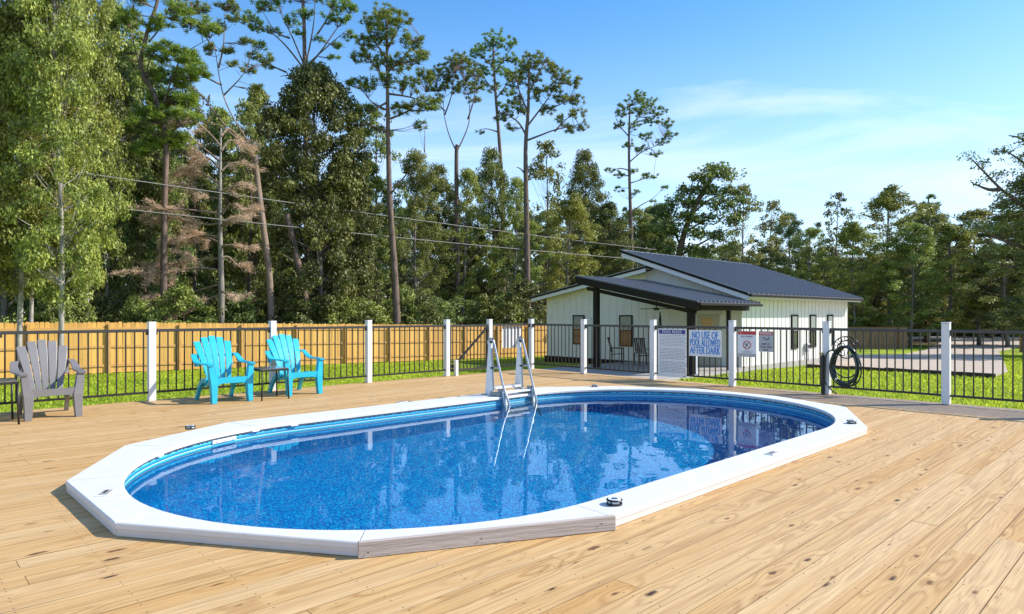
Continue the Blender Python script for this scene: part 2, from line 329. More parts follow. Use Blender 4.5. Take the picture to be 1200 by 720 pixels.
# ------------------------------------------------------------------ ground
def terrain():
    xs = np.unique(np.concatenate([np.linspace(-900, -70, 12), np.linspace(-70, 90, 161), np.linspace(90, 900, 12)]))
    ys = np.unique(np.concatenate([np.linspace(-60, -6, 10), np.linspace(-6, 100, 160), np.linspace(100, 1600, 14)]))
    n, m = len(xs), len(ys)
    V = np.zeros((m, n, 3)); V[..., 0] = xs[None, :]; V[..., 1] = ys[:, None]
    g = -0.93 - 0.025 * np.clip(V[..., 1] - 24, 0, 35)
    U = V[..., 0] * CU + V[..., 1] * SU; Vv = -V[..., 0] * SU + V[..., 1] * CU
    under = (U > -4) & (U < 9.9) & (Vv < 9.7) & (Vv > -4)
    g = g + .015 * np.sin(V[..., 0] * .9) * np.cos(V[..., 1] * .7)
    V[..., 2] = np.where(under, -1.45, g)
    idx = np.arange(m * n).reshape(m, n)
    Q = np.stack([idx[:-1, :-1], idx[:-1, 1:], idx[1:, 1:], idx[1:, :-1]], -1).reshape(-1, 4)
    me = bpy.data.meshes.new('ground'); me.from_pydata(V.reshape(-1, 3).tolist(), [], Q.tolist())
    m_ = bpy.data.materials.new('lawn'); m_.use_nodes = True; t = m_.node_tree; b = t.nodes['Principled BSDF']; n_ = t.nodes.new; l = t.links.new
    geo = n_('ShaderNodeNewGeometry')
    a = n_('ShaderNodeTexNoise'); a.inputs['Scale'].default_value = .35; a.inputs['Detail'].default_value = 6; l(geo.outputs['Position'], a.inputs[0])
    r = n_('ShaderNodeValToRGB'); e = r.color_ramp.elements; e[0].position = .35; e[0].color = (.16, .23, .025, 1); e[1].position = .68; e[1].color = (.40, .46, .04, 1); l(a.outputs[0], r.inputs[0])
    c = n_('ShaderNodeTexNoise'); c.inputs['Scale'].default_value = 22; c.inputs['Detail'].default_value = 6; c.inputs['Roughness'].default_value = .7; l(geo.outputs['Position'], c.inputs[0])
    r2 = n_('ShaderNodeMapRange'); r2.inputs[1].default_value = .3; r2.inputs[2].default_value = .7; r2.inputs[3].default_value = .55; r2.inputs[4].default_value = 1.35; l(c.outputs[0], r2.inputs[0])
    vm = n_('ShaderNodeVectorMath'); vm.operation = 'SCALE'; l(r.outputs[0], vm.inputs[0]); l(r2.outputs[0], vm.inputs['Scale'])
    # forest floor beyond the lawn: brown litter, a property of the ground there
    sx = n_('ShaderNodeSeparateXYZ'); l(geo.outputs['Position'], sx.inputs[0])
    mm = n_('ShaderNodeMath'); mm.operation = 'MULTIPLY_ADD'; mm.inputs[1].default_value = -SU; l(sx.outputs[0], mm.inputs[0])
    m2 = n_('ShaderNodeMath'); m2.operation = 'MULTIPLY'; m2.inputs[1].default_value = CU; l(sx.outputs[1], m2.inputs[0]); l(m2.outputs[0], mm.inputs[2])
    fr = n_('ShaderNodeMapRange'); fr.inputs[1].default_value = 28.0; fr.inputs[2].default_value = 29.5; l(mm.outputs[0], fr.inputs[0])
    fy = n_('ShaderNodeMapRange'); fy.inputs[1].default_value = 60; fy.inputs[2].default_value = 66; l(sx.outputs[1], fy.inputs[0])
    mxx = n_('ShaderNodeMath'); mxx.operation = 'MAXIMUM'; l(fr.outputs[0], mxx.inputs[0]); l(fy.outputs[0], mxx.inputs[1])
    mi = n_('ShaderNodeMix'); mi.data_type = 'RGBA'; l(mxx.outputs[0], mi.inputs[0]); l(vm.outputs[0], mi.inputs[6]); mi.inputs[7].default_value = (.07, .055, .03, 1)
    l(mi.outputs[2], b.inputs['Base Color']); b.inputs['Roughness'].default_value = .95; b.inputs['Specular IOR Level'].default_value = .1
    bp = n_('ShaderNodeBump'); bp.inputs['Strength'].default_value = .8; bp.inputs['Distance'].default_value = .03; l(c.outputs[0], bp.inputs['Height']); l(bp.outputs[0], b.inputs['Normal'])
    me.materials.append(m_)
    o = put('ground', me); props(o, kind='structure')
terrain()

def tri_mesh(name, V, tint, mat, k):
    """V (n,k,3) separate faces with k corners each"""
    n = V.shape[0]; me = bpy.data.meshes.new(name)
    me.vertices.add(n * k); me.vertices.foreach_set('co', V.reshape(-1).astype(np.float32))
    me.loops.add(n * k); me.loops.foreach_set('vertex_index', np.arange(n * k, dtype=np.int32))
    me.polygons.add(n); me.polygons.foreach_set('loop_start', (np.arange(n) * k).astype(np.int32))
    me.update(calc_edges=True)
    a = me.attributes.new('tint', 'FLOAT', 'FACE'); a.data.foreach_set('value', tint.astype(np.float32))
    me.materials.append(mat); return me

# driveway and road
DRV = [(945, 431), (995, 433.5), (1080, 438), (1165, 443), (1181, 437), (1176, 424), (1170, 412), (1200, 404.5), (1240, 402), (1240, 396.5), (1115, 397.5), (1097, 404), (1085, 411), (1060, 416), (985, 417)]
def px_ground(x, y):
    # iterate depth for sloping ground
    Z = 30.0
    for _ in range(60): Z = (EYE - ground(0, Z)) * F / (y - HY)
    return Vector(((x - 600) * Z / F, Z, ground(0, Z)))
bm = NB()
dp = [px_ground(*p) for p in DRV]
top = [bm.verts.new(p + Vector((0, 0, .05))) for p in dp]; bot = [bm.verts.new(p - Vector((0, 0, .1))) for p in dp]
bm.faces.new(top)
for i in range(len(dp)): bm.faces.new((top[i], top[(i + 1) % len(dp)], bot[(i + 1) % len(dp)], bot[i]))
bmesh.ops.triangulate(bm, faces=bm.faces)
props(put('gravel_driveway', mesh(bm, 'gravel_driveway', MAT['gravel'])), kind='structure')
ed = thing('timber_edging', 'dark timber edging along the near side of the pink gravel driveway', 'edging', dp[0])
for a, b in ((0, 1), (1, 2), (2, 3)):
    p, q = dp[a], dp[b]; d = q - p; n_ = max(2, int(d.length / 2.4))
    for k in range(n_):
        c = p + d * ((k + .5) / n_); 
        put('timber', B((d.length / n_ - .02, .12, .30), MAT['timber_edge'], .01), ed, c - dp[0] + Vector((0, -.08, .0)), (0, 0, math.atan2(d.y, d.x)))
bm = NB()
for x0, x1 in ((-20, 260),):
    pts = [(x0, 84), (x1, 70), (x1, 79), (x0, 92)]
    prism(bm, pts, -1.9, ground(0, 80) + .04)
props(put('far_road', mesh(bm, 'far_road', M('pale_road', (.45, .43, .42), .9, noise=.15, nscale=1))), kind='structure')

# lawn blades near the deck
def lawn():
    g = np.random.default_rng(3); n = 150000
    Y = 9 + (g.random(n) ** 1.2) * 33; K = (g.random(n) * 1300 - 30 - 600) / F; X = K * Y
    U = X * CU + Y * SU; V = -X * SU + Y * CU
    ok = ((U > 11.05) | (V > 10.8)) & (V < 27.6) & ~((U > 18.4) & (U < 37) & (V > 12) & (V < 24))
    from_drive = np.array([p[:2] for p in dp])
    # point in polygon
    inside = np.zeros(n, bool); j = len(from_drive) - 1
    for i in range(len(from_drive)):
        xi, yi = from_drive[i]; xj, yj = from_drive[j]
        c = ((yi > Y) != (yj > Y)) & (X < (xj - xi) * (Y - yi) / (yj - yi + 1e-9) + xi); inside ^= c; j = i
    ok &= ~inside
    X, Y = X[ok], Y[ok]; n = len(X)
    z = -0.93 - 0.025 * np.clip(Y - 24, 0, 35) + .015 * np.sin(X * .9) * np.cos(Y * .7)
    a = g.random(n) * 6.283; h = .035 + g.random(n) * .05; w = .012 + .0011 * Y
    dxy = np.stack([np.cos(a), np.sin(a)], -1) * w[:, None]
    lean = g.normal(0, .025, (n, 2))
    P = np.zeros((n, 3, 3)); c = np.stack([X, Y], -1)
    P[:, 0, :2] = c - dxy; P[:, 1, :2] = c + dxy; P[:, 2, :2] = c + lean
    P[:, 0, 2] = z - .01; P[:, 1, 2] = z - .01; P[:, 2, 2] = z + h
    me = tri_mesh('grass', P, g.random(n), leaf_material('grass_blade', (.20, .28, .02), (.50, .56, .05), .4, .6, .2, 0), 3)
    props(put('grass', me), 'short bright green lawn between the pool deck, the house and the yellow fence', 'grass', kind='stuff')
lawn()

# ------------------------------------------------------------------ deck boards
CEN = ((3.295, 4.78), (7.005, 4.78)); R = 2.105
OUT = [(.955, 5.58), (.965, 4.27), (1.80, 3.02), (3.10, 2.385), (7.50, 2.39), (8.91, 3.09), (9.38, 4.25), (9.38, 5.50), (8.78, 6.60), (7.75, 7.38), (2.76, 7.37), (1.60, 6.72)]
deck = bpy.data.objects.new('pool_deck', None); COL.objects.link(deck); deck.rotation_euler = (0, 0, TH); props(deck, kind='structure')
def inset_poly(P, d):
    c = np.mean(np.array(P), 0); n = len(P); o = []
    for i in range(n):
        p0, p1, p2 = np.array(P[i - 1]), np.array(P[i]), np.array(P[(i + 1) % n])
        e1 = (p1 - p0) / np.linalg.norm(p1 - p0); e2 = (p2 - p1) / np.linalg.norm(p2 - p1)
        n1 = np.array([-e1[1], e1[0]]); n2 = np.array([-e2[1], e2[0]])
        if n1 @ (c - p1) < 0: n1 = -n1
        if n2 @ (c - p1) < 0: n2 = -n2
        A = np.array([n1, n2]); o.append(tuple(np.linalg.solve(A, np.array([n1 @ p1 + d, n2 @ p1 + d]))))
    return o
INS = inset_poly(OUT, .07)
def cross(v):
    xs = []
    for i in range(len(INS)):
        a, b = INS[i], INS[(i + 1) % len(INS)]
        if (a[1] - v) * (b[1] - v) < 0: xs.append(a[0] + (b[0] - a[0]) * (v - a[1]) / (b[1] - a[1]))
    return (min(xs), max(xs)) if len(xs) > 1 else None
BW = .1400; PITCH = .1435
def board(v0, v1, ua0, ua1, ub0, ub1):
    """a board between v0..v1; left end at ua0 (v0 side) ua1 (v1 side), right end ub0, ub1"""
    c = ((ua0 + ua1 + ub0 + ub1) / 4, (v0 + v1) / 2); bm = NB(); e = .0012; dz = rnd.uniform(-.0012, .0012)
    P = [(ua0, v0), (ub0, v0), (ub1, v1), (ua1, v1)]
    P = [(p[0] - c[0], p[1] - c[1]) for p in P]
    s = lambda p, k: (p[0], p[1] - math.copysign(k, p[1]))
    lo = [bm.verts.new((p[0], p[1], -.028)) for p in P]; mi = [bm.verts.new((p[0], p[1], -e)) for p in P]; hi = [bm.verts.new((*s(p, e), 0)) for p in P]
    bm.faces.new(hi)
    for i in range(4):
        j = (i + 1) % 4; bm.faces.new((lo[i], lo[j], mi[j], mi[i])); bm.faces.new((mi[i], mi[j], hi[j], hi[i]))
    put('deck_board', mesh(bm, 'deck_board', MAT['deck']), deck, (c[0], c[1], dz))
def run(v0, v1, a0, a1, b0, b1):
    """split a run into butt-jointed lengths"""
    L0 = (b0 + b1 - a0 - a1) / 2
    if L0 < .03: return
    cuts = []; x = max(a0, a1)
    x += rnd.uniform(1.2, 4.9)
    while x < min(b0, b1) - .7: cuts.append(round(x / .406) * .406 + .1); x += rnd.choice([3.66, 4.27, 4.88])
    pa = (a0, a1)
    for cct in cuts:
        if cct - max(pa) < .4 or min(b0, b1) - cct < .4: continue
        board(v0, v1, pa[0], pa[1], cct - .0015, cct - .0015); pa = (cct + .0015, cct + .0015)
    board(v0, v1, pa[0], pa[1], b0, b1)
k = -20
while True:
    v0 = 2.50 + k * PITCH; k += 1
    if v0 > 10.62: break
    v1 = min(v0 + BW, 10.66)
    UL, UR = -2.2, 10.93
    if v0 < -.4: continue
    if 2.49 < v0 < 7.05:
        ca, cb_ = cross(max(v0, INS[3][1] + .001)), cross(min(v1, INS[9][1] - .001))
        if ca and cb_:
            run(v0, v1, UL, UL, ca[0], cb_[0]); run(v0, v1, ca[1], cb_[1], UR, UR); continue
    run(v0, v1, UL, UL, UR, UR)
# deck rim and frame under the boards
rim = B((13.1, .035, .20), MAT['yellow_rail'], .003); put('rim_board', rim, deck, (4.35, 10.69, -.106))
put('rim_board', B((.035, 11.2, .20), MAT['yellow_rail'], .003), deck, (10.955, 5.1, -.106))
for i in range(8): put('deck_leg', B((.09, .09, .85), MAT['yellow_rail']), deck, (10.7, -.2 + i * 1.52, -.53 - .1))
for i in range(7): put('deck_leg', B((.09, .09, .85), MAT['yellow_rail']), deck, (.2 + i * 1.55, 10.5, -.63))

# ------------------------------------------------------------------ pool
pool = thing('swimming_pool', 'oval blue pool of clear water inside a wide white coping, sunk in the timber deck', 'swimming pool', (0, 0, 0), TH)
def inner(p, r=R):
    if p[0] < CEN[0][0]: c = CEN[0]
    elif p[0] > CEN[1][0]: c = CEN[1]
    else: return (p[0], CEN[0][1] + math.copysign(r, p[1] - CEN[0][1]))
    a = math.atan2(p[1] - c[1], p[0] - c[0]); return (c[0] + r * math.cos(a), c[1] + r * math.sin(a))
ZT = .08
for i in range(len(OUT)):
    a, b = OUT[i], OUT[(i + 1) % len(OUT)]
    dd = math.hypot(b[0] - a[0], b[1] - a[1]); ns = max(8, int(dd / .16)); eps = .0035 / dd
    ts = [eps + (1 - 2 * eps) * j / ns for j in range(ns + 1)]
    o_ = [(a[0] + (b[0] - a[0]) * t, a[1] + (b[1] - a[1]) * t) for t in ts]; i_ = [inner(p) for p in o_]
    bm = NB(); z0 = ZT - .034; r_ = .006
    ring = []
    for oo, ii in zip(o_, i_):
        d = Vector((oo[0] - ii[0], oo[1] - ii[1])); dn = d.normalized() if d.length else Vector((1, 0))
        prof = [(oo[0], oo[1], z0), (oo[0], oo[1], ZT - r_), (oo[0] - dn.x * r_, oo[1] - dn.y * r_, ZT),
                (ii[0] + dn.x * r_ * 1.6, ii[1] + dn.y * r_ * 1.6, ZT), (ii[0], ii[1], ZT - r_ * 1.5), (ii[0], ii[1], z0), (ii[0] + dn.x * .02, ii[1] + dn.y * .02, z0)]
        ring.append([bm.verts.new(q) for q in prof])
    for s_ in range(ns):
        for q in range(7): bm.faces.new((ring[s_][q], ring[s_][(q + 1) % 7], ring[s_ + 1][(q + 1) % 7], ring[s_ + 1][q]))
    bm.faces.new(ring[0][::-1]); bm.faces.new(ring[-1])
    put('coping_panel', mesh(bm, 'coping_panel', MAT['coping']), pool)
    # skirt board under the edge
    ang = math.atan2(b[1] - a[1], b[0] - a[0]); nx, ny = math.sin(ang), -math.cos(ang)
    cx, cy = (a[0] + b[0]) / 2, (a[1] + b[1]) / 2
    inx, iny = inner((cx, cy)); sgn = -1 if (inx - cx) * nx + (iny - cy) * ny < 0 else 1
    put('skirt_board', B((dd - .012, .02, .043), MAT['skirt'], .002), pool, (cx + sgn * nx * .014, cy + sgn * ny * .014, .0235), (0, 0, ang))
# weathered plank screwed to the front right of the surround
a, b = OUT[2], (3.10, 2.385); ang = math.atan2(b[1] - a[1], b[0] - a[0]); dd = math.hypot(b[0] - a[0], b[1] - a[1])
nx, ny = math.sin(ang), -math.cos(ang)
put('weathered_plank', B((dd + .03, .028, .086), MAT['grey_plank'], .004), pool, ((a[0] + b[0]) / 2 + nx * .016 + .01, (a[1] + b[1]) / 2 + ny * .016, .0445), (0, 0, ang), label='bare weathered grey plank on the nearest side')
for t_ in (.03, .45, .95):
    put('screw', B((.006, .004, .006), MAT['black']), pool, (a[0] + (b[0] - a[0]) * t_ + nx * .031, a[1] + (b[1] - a[1]) * t_ + ny * .031, .03 + .02 * t_), (0, 0, ang))
def stadium(r, n=40):
    P = []
    for c, a0 in ((CEN[1], -90), (CEN[0], 90)):
        for j in range(n + 1):
            t = math.radians(a0 + 180 * j / n); P.append((c[0] + r * math.cos(t), c[1] + r * math.sin(t)))
    return P
# liner
def liner_material():
    m = bpy.data.materials.new('pool_liner'); m.use_nodes = True; t = m.node_tree; b = t.nodes['Principled BSDF']; n_ = t.nodes.new; l = t.links.new
    tc = n_('ShaderNodeTexCoord')
    v = n_('ShaderNodeTexVoronoi'); v.inputs['Scale'].default_value = 34; l(tc.outputs['Object'], v.inputs[0])
    n1 = n_('ShaderNodeTexNoise'); n1.inputs['Scale'].default_value = 52; n1.inputs['Detail'].default_value = 4; n1.inputs['Roughness'].default_value = .75; l(tc.outputs['Object'], n1.inputs[0])
    r = n_('ShaderNodeValToRGB'); e = r.color_ramp.elements; e[0].position = .36; e[0].color = (.0, .07, .33, 1); e[1].position = .62; e[1].color = (.0, .55, .84, 1)
    q = e.new(.5); q.color = (.0, .185, .54, 1)
    l(n1.outputs[0], r.inputs[0])
    # printed border of the liner: stripes by height
    sx = n_('ShaderNodeSeparateXYZ'); l(tc.outputs['Object'], sx.inputs[0])
    mr = n_('ShaderNodeMapRange'); mr.inputs[1].default_value = -.16; mr.inputs[2].default_value = .05; l(sx.outputs[2], mr.inputs[0])
    r2 = n_('ShaderNodeValToRGB'); r2.color_ramp.interpolation = 'CONSTANT'; E2 = r2.color_ramp.elements
    E2[0].position = 0; E2[0].color = (.01, .10, .42, 1); E2[1].position = .98; E2[1].color = (.15, .13, .12, 1)
    for p_, c_ in ((.30, (.02, .28, .52)), (.42, (.10, .52, .66)), (.50, (.01, .14, .34)), (.55, (.05, .42, .62)), (.66, (.55, .72, .78)), (.69, (.005, .10, .20)), (.73, (.02, .30, .52)), (.80, (.12, .58, .74)), (.90, (.02, .34, .55)), (.95, (.60, .72, .76))):
        x = E2.new(p_); x.color = (*c_, 1)
    l(mr.outputs[0], r2.inputs[0])
    # scalloped dots along one stripe
    wv = n_('ShaderNodeTexNoise'); wv.inputs['Scale'].default_value = 30; wv.inputs['Detail'].default_value = 0; l(tc.outputs['Object'], wv.inputs[0])
    dz = n_('ShaderNodeMath'); dz.operation = 'COMPARE'; dz.inputs[1].default_value = .86; dz.inputs[2].default_value = .03; l(mr.outputs[0], dz.inputs[0])
    dn = n_('ShaderNodeMath'); dn.operation = 'GREATER_THAN'; dn.inputs[1].default_value = .52; l(wv.outputs[0], dn.inputs[0])
    dm = n_('ShaderNodeMath'); dm.operation = 'MULTIPLY'; l(dz.outputs[0], dm.inputs[0]); l(dn.outputs[0], dm.inputs[1])
    mm = n_('ShaderNodeMix'); mm.data_type = 'RGBA'; l(dm.outputs[0], mm.inputs[0]); l(r2.outputs[0], mm.inputs[6]); mm.inputs[7].default_value = (.005, .10, .30, 1)
    gt = n_('ShaderNodeMath'); gt.operation = 'GREATER_THAN'; gt.inputs[1].default_value = -.13; l(sx.outputs[2], gt.inputs[0])
    m2 = n_('ShaderNodeMix'); m2.data_type = 'RGBA'; l(gt.outputs[0], m2.inputs[0]); l(r.outputs[0], m2.inputs[6]); l(mm.outputs[2], m2.inputs[7])
    l(m2.outputs[2], b.inputs['Base Color']); b.inputs['Roughness'].default_value = .4; return m
bm = NB(); P = stadium(R + .022); n = len(P); zs = [.047, .0, -.1, -1.0, -1.11]
rings = [[bm.verts.new((p[0], p[1], z)) for p in (P if z > -1.1 else stadium(R + .015))] for z in zs]
for a_ in range(len(zs) - 1):
    for i in range(n):
        if (P[i][0] - P[(i + 1) % n][0]) ** 2 + (P[i][1] - P[(i + 1) % n][1]) ** 2 < 1e-10: continue
        bm.faces.new((rings[a_][i], rings[a_][(i + 1) % n], rings[a_ + 1][(i + 1) % n], rings[a_ + 1][i]))
bm.faces.new(rings[-1]); 
me = mesh(bm, 'liner', liner_material(), recalc=False)
bm2 = bmesh.new(); bm2.from_mesh(me); bmesh.ops.triangulate(bm2, faces=[f for f in bm2.faces if len(f.verts) > 4]); 
bmesh.ops.recalc_face_normals(bm2, faces=bm2.faces); bmesh.ops.reverse_faces(bm2, faces=bm2.faces); bm2.to_mesh(me); bm2.free()
lo = put('liner', me, pool); lo.cycles.is_caustics_receiver = True
# thin pale track on the top of the wall
bm = NB(); A_ = stadium(R + .019); B_ = stadium(R + .006)
ra = [[bm.verts.new((*p, z)) for p in Q_] for Q_, z in ((A_, .0455), (A_, .033), (B_, .033), (B_, .0455))]
for i in range(n):
    j = (i + 1) % n
    if (A_[i][0] - A_[j][0]) ** 2 + (A_[i][1] - A_[j][1]) ** 2 < 1e-10: continue
    for q in range(4): bm.faces.new((ra[q][i], ra[q][j], ra[(q + 1) % 4][j], ra[(q + 1) % 4][i]))
put('wall_track', mesh(bm, 'wall_track', M('track_brown', (.10, .075, .06), .5)), pool)
def wall_pos(x, y, z):   # pixel -> angle on the wall of the back left curve
    best = None
    for p in stadium(R + .02, 160):
        w = W(p[0], p[1], z); q = (600 + w.x * F / w.y, HY + (EYE - z) * F / w.y); d = (q[0] - x) ** 2 + (q[1] - y) ** 2
        if best is None or d < best[0]: best = (d, p)
    p = best[1]; c = CEN[0] if p[0] < CEN[0][0] else (CEN[1] if p[0] > CEN[1][0] else (p[0], 4.78))
    return p, math.atan2(p[1] - c[1], p[0] - c[0])
for (x, y) in ((182, 527), (297, 501), (400, 489), (520, 477)):
    p, an = wall_pos(x, y, .03); put('coping_clip', B((.018, .085, .016), MAT['clip'], .003), pool, (p[0] - math.cos(an) * .022, p[1] - math.sin(an) * .022, .040), (0, 0, an))
p, an = wall_pos(262, 514, .0)
pl = put('water_gauge_plate', B((.012, .30, .036), MAT['clip'], .004), pool, (p[0] - math.cos(an) * .012, p[1] - math.sin(an) * .012, .006), (0, 0, an), label='pale plate with three fasteners on the striped wall')
for q in (-.1, 0, .1): put('fastener', B((.004, .03, .006), MAT['ladder_grey']), pl, (-.008, q, -.002))
# water
bm = NB(); P = stadium(R + .018, 64); c0 = bm.verts.new((5.15, 4.78, -.035)); vs = []
for i, p in enumerate(P):
    if i and (P[i - 1][0] - p[0]) ** 2 + (P[i - 1][1] - p[1]) ** 2 < 1e-10: continue
    vs.append(bm.verts.new((*p, -.035)))
for i in range(len(vs)): bm.faces.new((c0, vs[i], vs[(i + 1) % len(vs)]))
wm = bpy.data.materials.new('pool_water'); wm.use_nodes = True; t = wm.node_tree; t.nodes.remove(t.nodes['Principled BSDF'])
g = t.nodes.new('ShaderNodeBsdfGlass'); g.inputs['Roughness'].default_value = 0; g.inputs['IOR'].default_value = 1.26; g.inputs['Color'].default_value = (.92, .99, 1, 1)
tcw = t.nodes.new('ShaderNodeTexCoord'); nw = t.nodes.new('ShaderNodeTexNoise'); nw.inputs['Scale'].default_value = 2.6; nw.inputs['Detail'].default_value = 2; t.links.new(tcw.outputs['Object'], nw.inputs[0])
bw = t.nodes.new('ShaderNodeBump'); bw.inputs['Strength'].default_value = .07; bw.inputs['Distance'].default_value = .02; t.links.new(nw.outputs[0], bw.inputs['Height']); t.links.new(bw.outputs[0], g.inputs['Normal'])
t.links.new(g.outputs[0], t.nodes['Material Output'].inputs[0])
wo = put('water', mesh(bm, 'water', wm, smooth=True), pool)
for f_ in wo.data.polygons:
    pass
if wo.data.polygons[0].normal.z < 0: wo.data.flip_normals()
wo.cycles.is_caustics_caster = True

# coping lights and square deck markers
def on_coping(x, y):
    Z = F * (EYE - ZT) / (y - HY); X = (x - 600) * Z / F; return X * CU + Y_(Z) * SU, -X * SU + Z * CU
def Y_(z): return z
def disc(bm, r0, r1, z0, z1, n=28):
    a = [bm.verts.new((r0 * math.cos(6.28318 * i / n), r0 * math.sin(6.28318 * i / n), z0)) for i in range(n)]
    b = [bm.verts.new((r1 * math.cos(6.28318 * i / n), r1 * math.sin(6.28318 * i / n), z1)) for i in range(n)]
    bm.faces.new(a[::-1]); bm.faces.new(b)
    for i in range(n): bm.faces.new((a[i], a[(i + 1) % n], b[(i + 1) % n], b[i]))
lm = {}
bm = NB(); disc(bm, .048, .050, 0, .012); lm['base'] = mesh(bm, 'light_base', MAT['black'])
bm = NB(); disc(bm, .040, .040, .012, .026); lm['lens'] = mesh(bm, 'light_lens', MAT['lens'])
bm = NB(); disc(bm, .050, .052, .026, .031); disc(bm, .052, .047, .031, .036); lm['cap'] = mesh(bm, 'light_cap', MAT['black'])
bm = NB(); disc(bm, .041, .040, .0362, .0375); lm['face'] = mesh(bm, 'light_face', MAT['lens'])
bm = NB(); disc(bm, .022, .022, .0376, .0385); lm['cell'] = mesh(bm, 'light_cell', MAT['solar'])
bm = NB()
for i in range(4):
    a_ = math.pi / 4 + i * math.pi / 2; bx(bm, (.043 * math.cos(a_), .043 * math.sin(a_), .019), (.008, .008, .016))
lm['ribs'] = mesh(bm, 'light_ribs', MAT['black'])
for x, y, lab in ((720, 591.5, 'round solar light on the near coping beside the end of the grey plank'), (998, 496.5, 'round solar light on the far right corner of the coping'),
                  (223, 503, 'round solar light on the back left coping near the grey chair'), (697, 453.5, 'round solar light on the back coping right of the ladder')):
    u, v = on_coping(x, y); t_ = thing('solar_light', lab, 'light', W(u, v, ZT), TH + x * .01, 'solar lights on the pool coping')
    put('base', lm['base'], t_); put('lens', lm['lens'], t_); c_ = put('cap', lm['cap'], t_); put('lens_ring', lm['face'], c_); put('solar_cell', lm['cell'], c_)
    for i in range(4):
        a_ = math.pi / 4 + i * math.pi / 2; put('rib', B((.008, .008, .014), MAT['black']), t_, (.043 * math.cos(a_), .043 * math.sin(a_), .019))
for x, y, rz, lab in ((124, 578.5, math.radians(60) , 'flat square fitting on the left end of the coping'), (471, 471.5, 0, 'flat square fitting on the back coping left of the ladder'), (905, 532, 0, 'flat square fitting on the front right coping')):
    u, v = on_coping(x, y); t_ = thing('flush_fitting', lab, 'fitting', W(u, v, ZT), TH + rz, 'flat square fittings on the coping')
    put('plate', B((.15, .085, .006), MAT['clip'], .003), t_, (0, 0, .003)); put('cover', B((.11, .055, .004), MAT['ladder_grey'], .001), t_, (0, 0, .0082)); put('latch', B((.07, .012, .004), MAT['black'], .001), t_, (.005, .002, .0125))

# ------------------------------------------------------------------ ladder
lad = thing('pool_ladder', 'white and steel pool ladder straddling the back coping into the water', 'ladder', W(6.75, 7.18, ZT), TH)
for sgn in (-1, 1):
    x = sgn * .30
    bm = NB()
    hexa(bm, [(x - .022, -.10, 0), (x + .022, -.10, 0), (x + .030, .07, 0), (x - .030, .07, 0), (x - .016, -.045, .80), (x + .016, -.045, .80), (x + .016, .005, .80), (x - .016, .005, .80)])
    bmesh.ops.bevel(bm, geom=list(bm.edges), offset=.006, segments=2, affect='EDGES')
    put('upright', mesh(bm, 'upright', MAT['ladder_white']), lad)
    bm = NB(); pts = smooth_path([(x, .02, .74), (x, .015, .80), (x, -.03, .825), (x, -.08, .80), (x, -.12, .70), (x, -.30, .15), (x * .93, -.40, -.115), (x * .9, -.46, -.55), (x * .9, -.50, -1.1)], 5)
    tube(bm, pts, .0185, 10); put('handrail', mesh(bm, 'handrail', MAT['chrome'], True), lad)
    bm = NB(); tube(bm, [(x, -.05, .40), (x, -.215, .41)], .014, 8); put('cross_tube', mesh(bm, 'cross_tube', MAT['chrome'], True), lad)
    put('bracket', B((.10, .22, .06), MAT['ladder_grey'], .008), lad, (x, -.17, .032))
    bm = NB(); hexa(bm, [(x * .93 - .022, -.44, -.6), (x * .93 + .022, -.44, -.6), (x * .93 + .022, -.36, -.6), (x * .93 - .022, -.36, -.6), (x - .022, -.29, .11), (x + .022, -.29, .11), (x + .022, -.20, .11), (x - .022, -.20, .11)])
    put('stringer', mesh(bm, 'stringer', MAT['ladder_grey']), lad)
    bm = NB(); hexa(bm, [(x * .93 - .03, -.47, -.9), (x * .93 + .03, -.47, -.9), (x * .93 + .03, -.44, -.9), (x * .93 - .03, -.44, -.9), (x - .03, -.325, .08), (x + .03, -.325, .08), (x + .03, -.305, .08), (x - .03, -.305, .08)])
    put('stringer_cover', mesh(bm, 'stringer_cover', MAT['ladder_white']), lad)
for z, y in ((.05, -.24), (-.13, -.36), (-.38, -.42), (-.62, -.46)):
    put('step', B((.54, .13, .025), MAT['ladder_white'], .005), lad, (0, y, z))
put('entry_tread', B((.52, .16, .03), MAT['ladder_white'], .006), lad, (0, -.02, .10))
for q in range(5): put('tread_rib', B((.48, .008, .006), MAT['ladder_grey'], .001), lad, (0, -.075 + q * .026, .118))
for sgn in (-1, 1):
    x = sgn * .30
    put('upright_rib', B((.012, .014, .62), MAT['ladder_grey'], .003), lad, (x, -.080, .38), (-.07, 0, 0))
    put('flange', B((.13, .10, .012), MAT['ladder_grey'], .003), lad, (x, .06, .006))
    for yy in (.03, .09):
        bm = NB(); disc(bm, .008, .007, 0, .008, 8); put('bolt', mesh(bm, 'bolt', MAT['chrome']), lad, (x + sgn * .055, yy, .012))
    for zz in (.40, .78): put('collar', B((.046, .046, .03), MAT['black'], .006), lad, (x, -.045 if zz > .5 else -.06, zz))

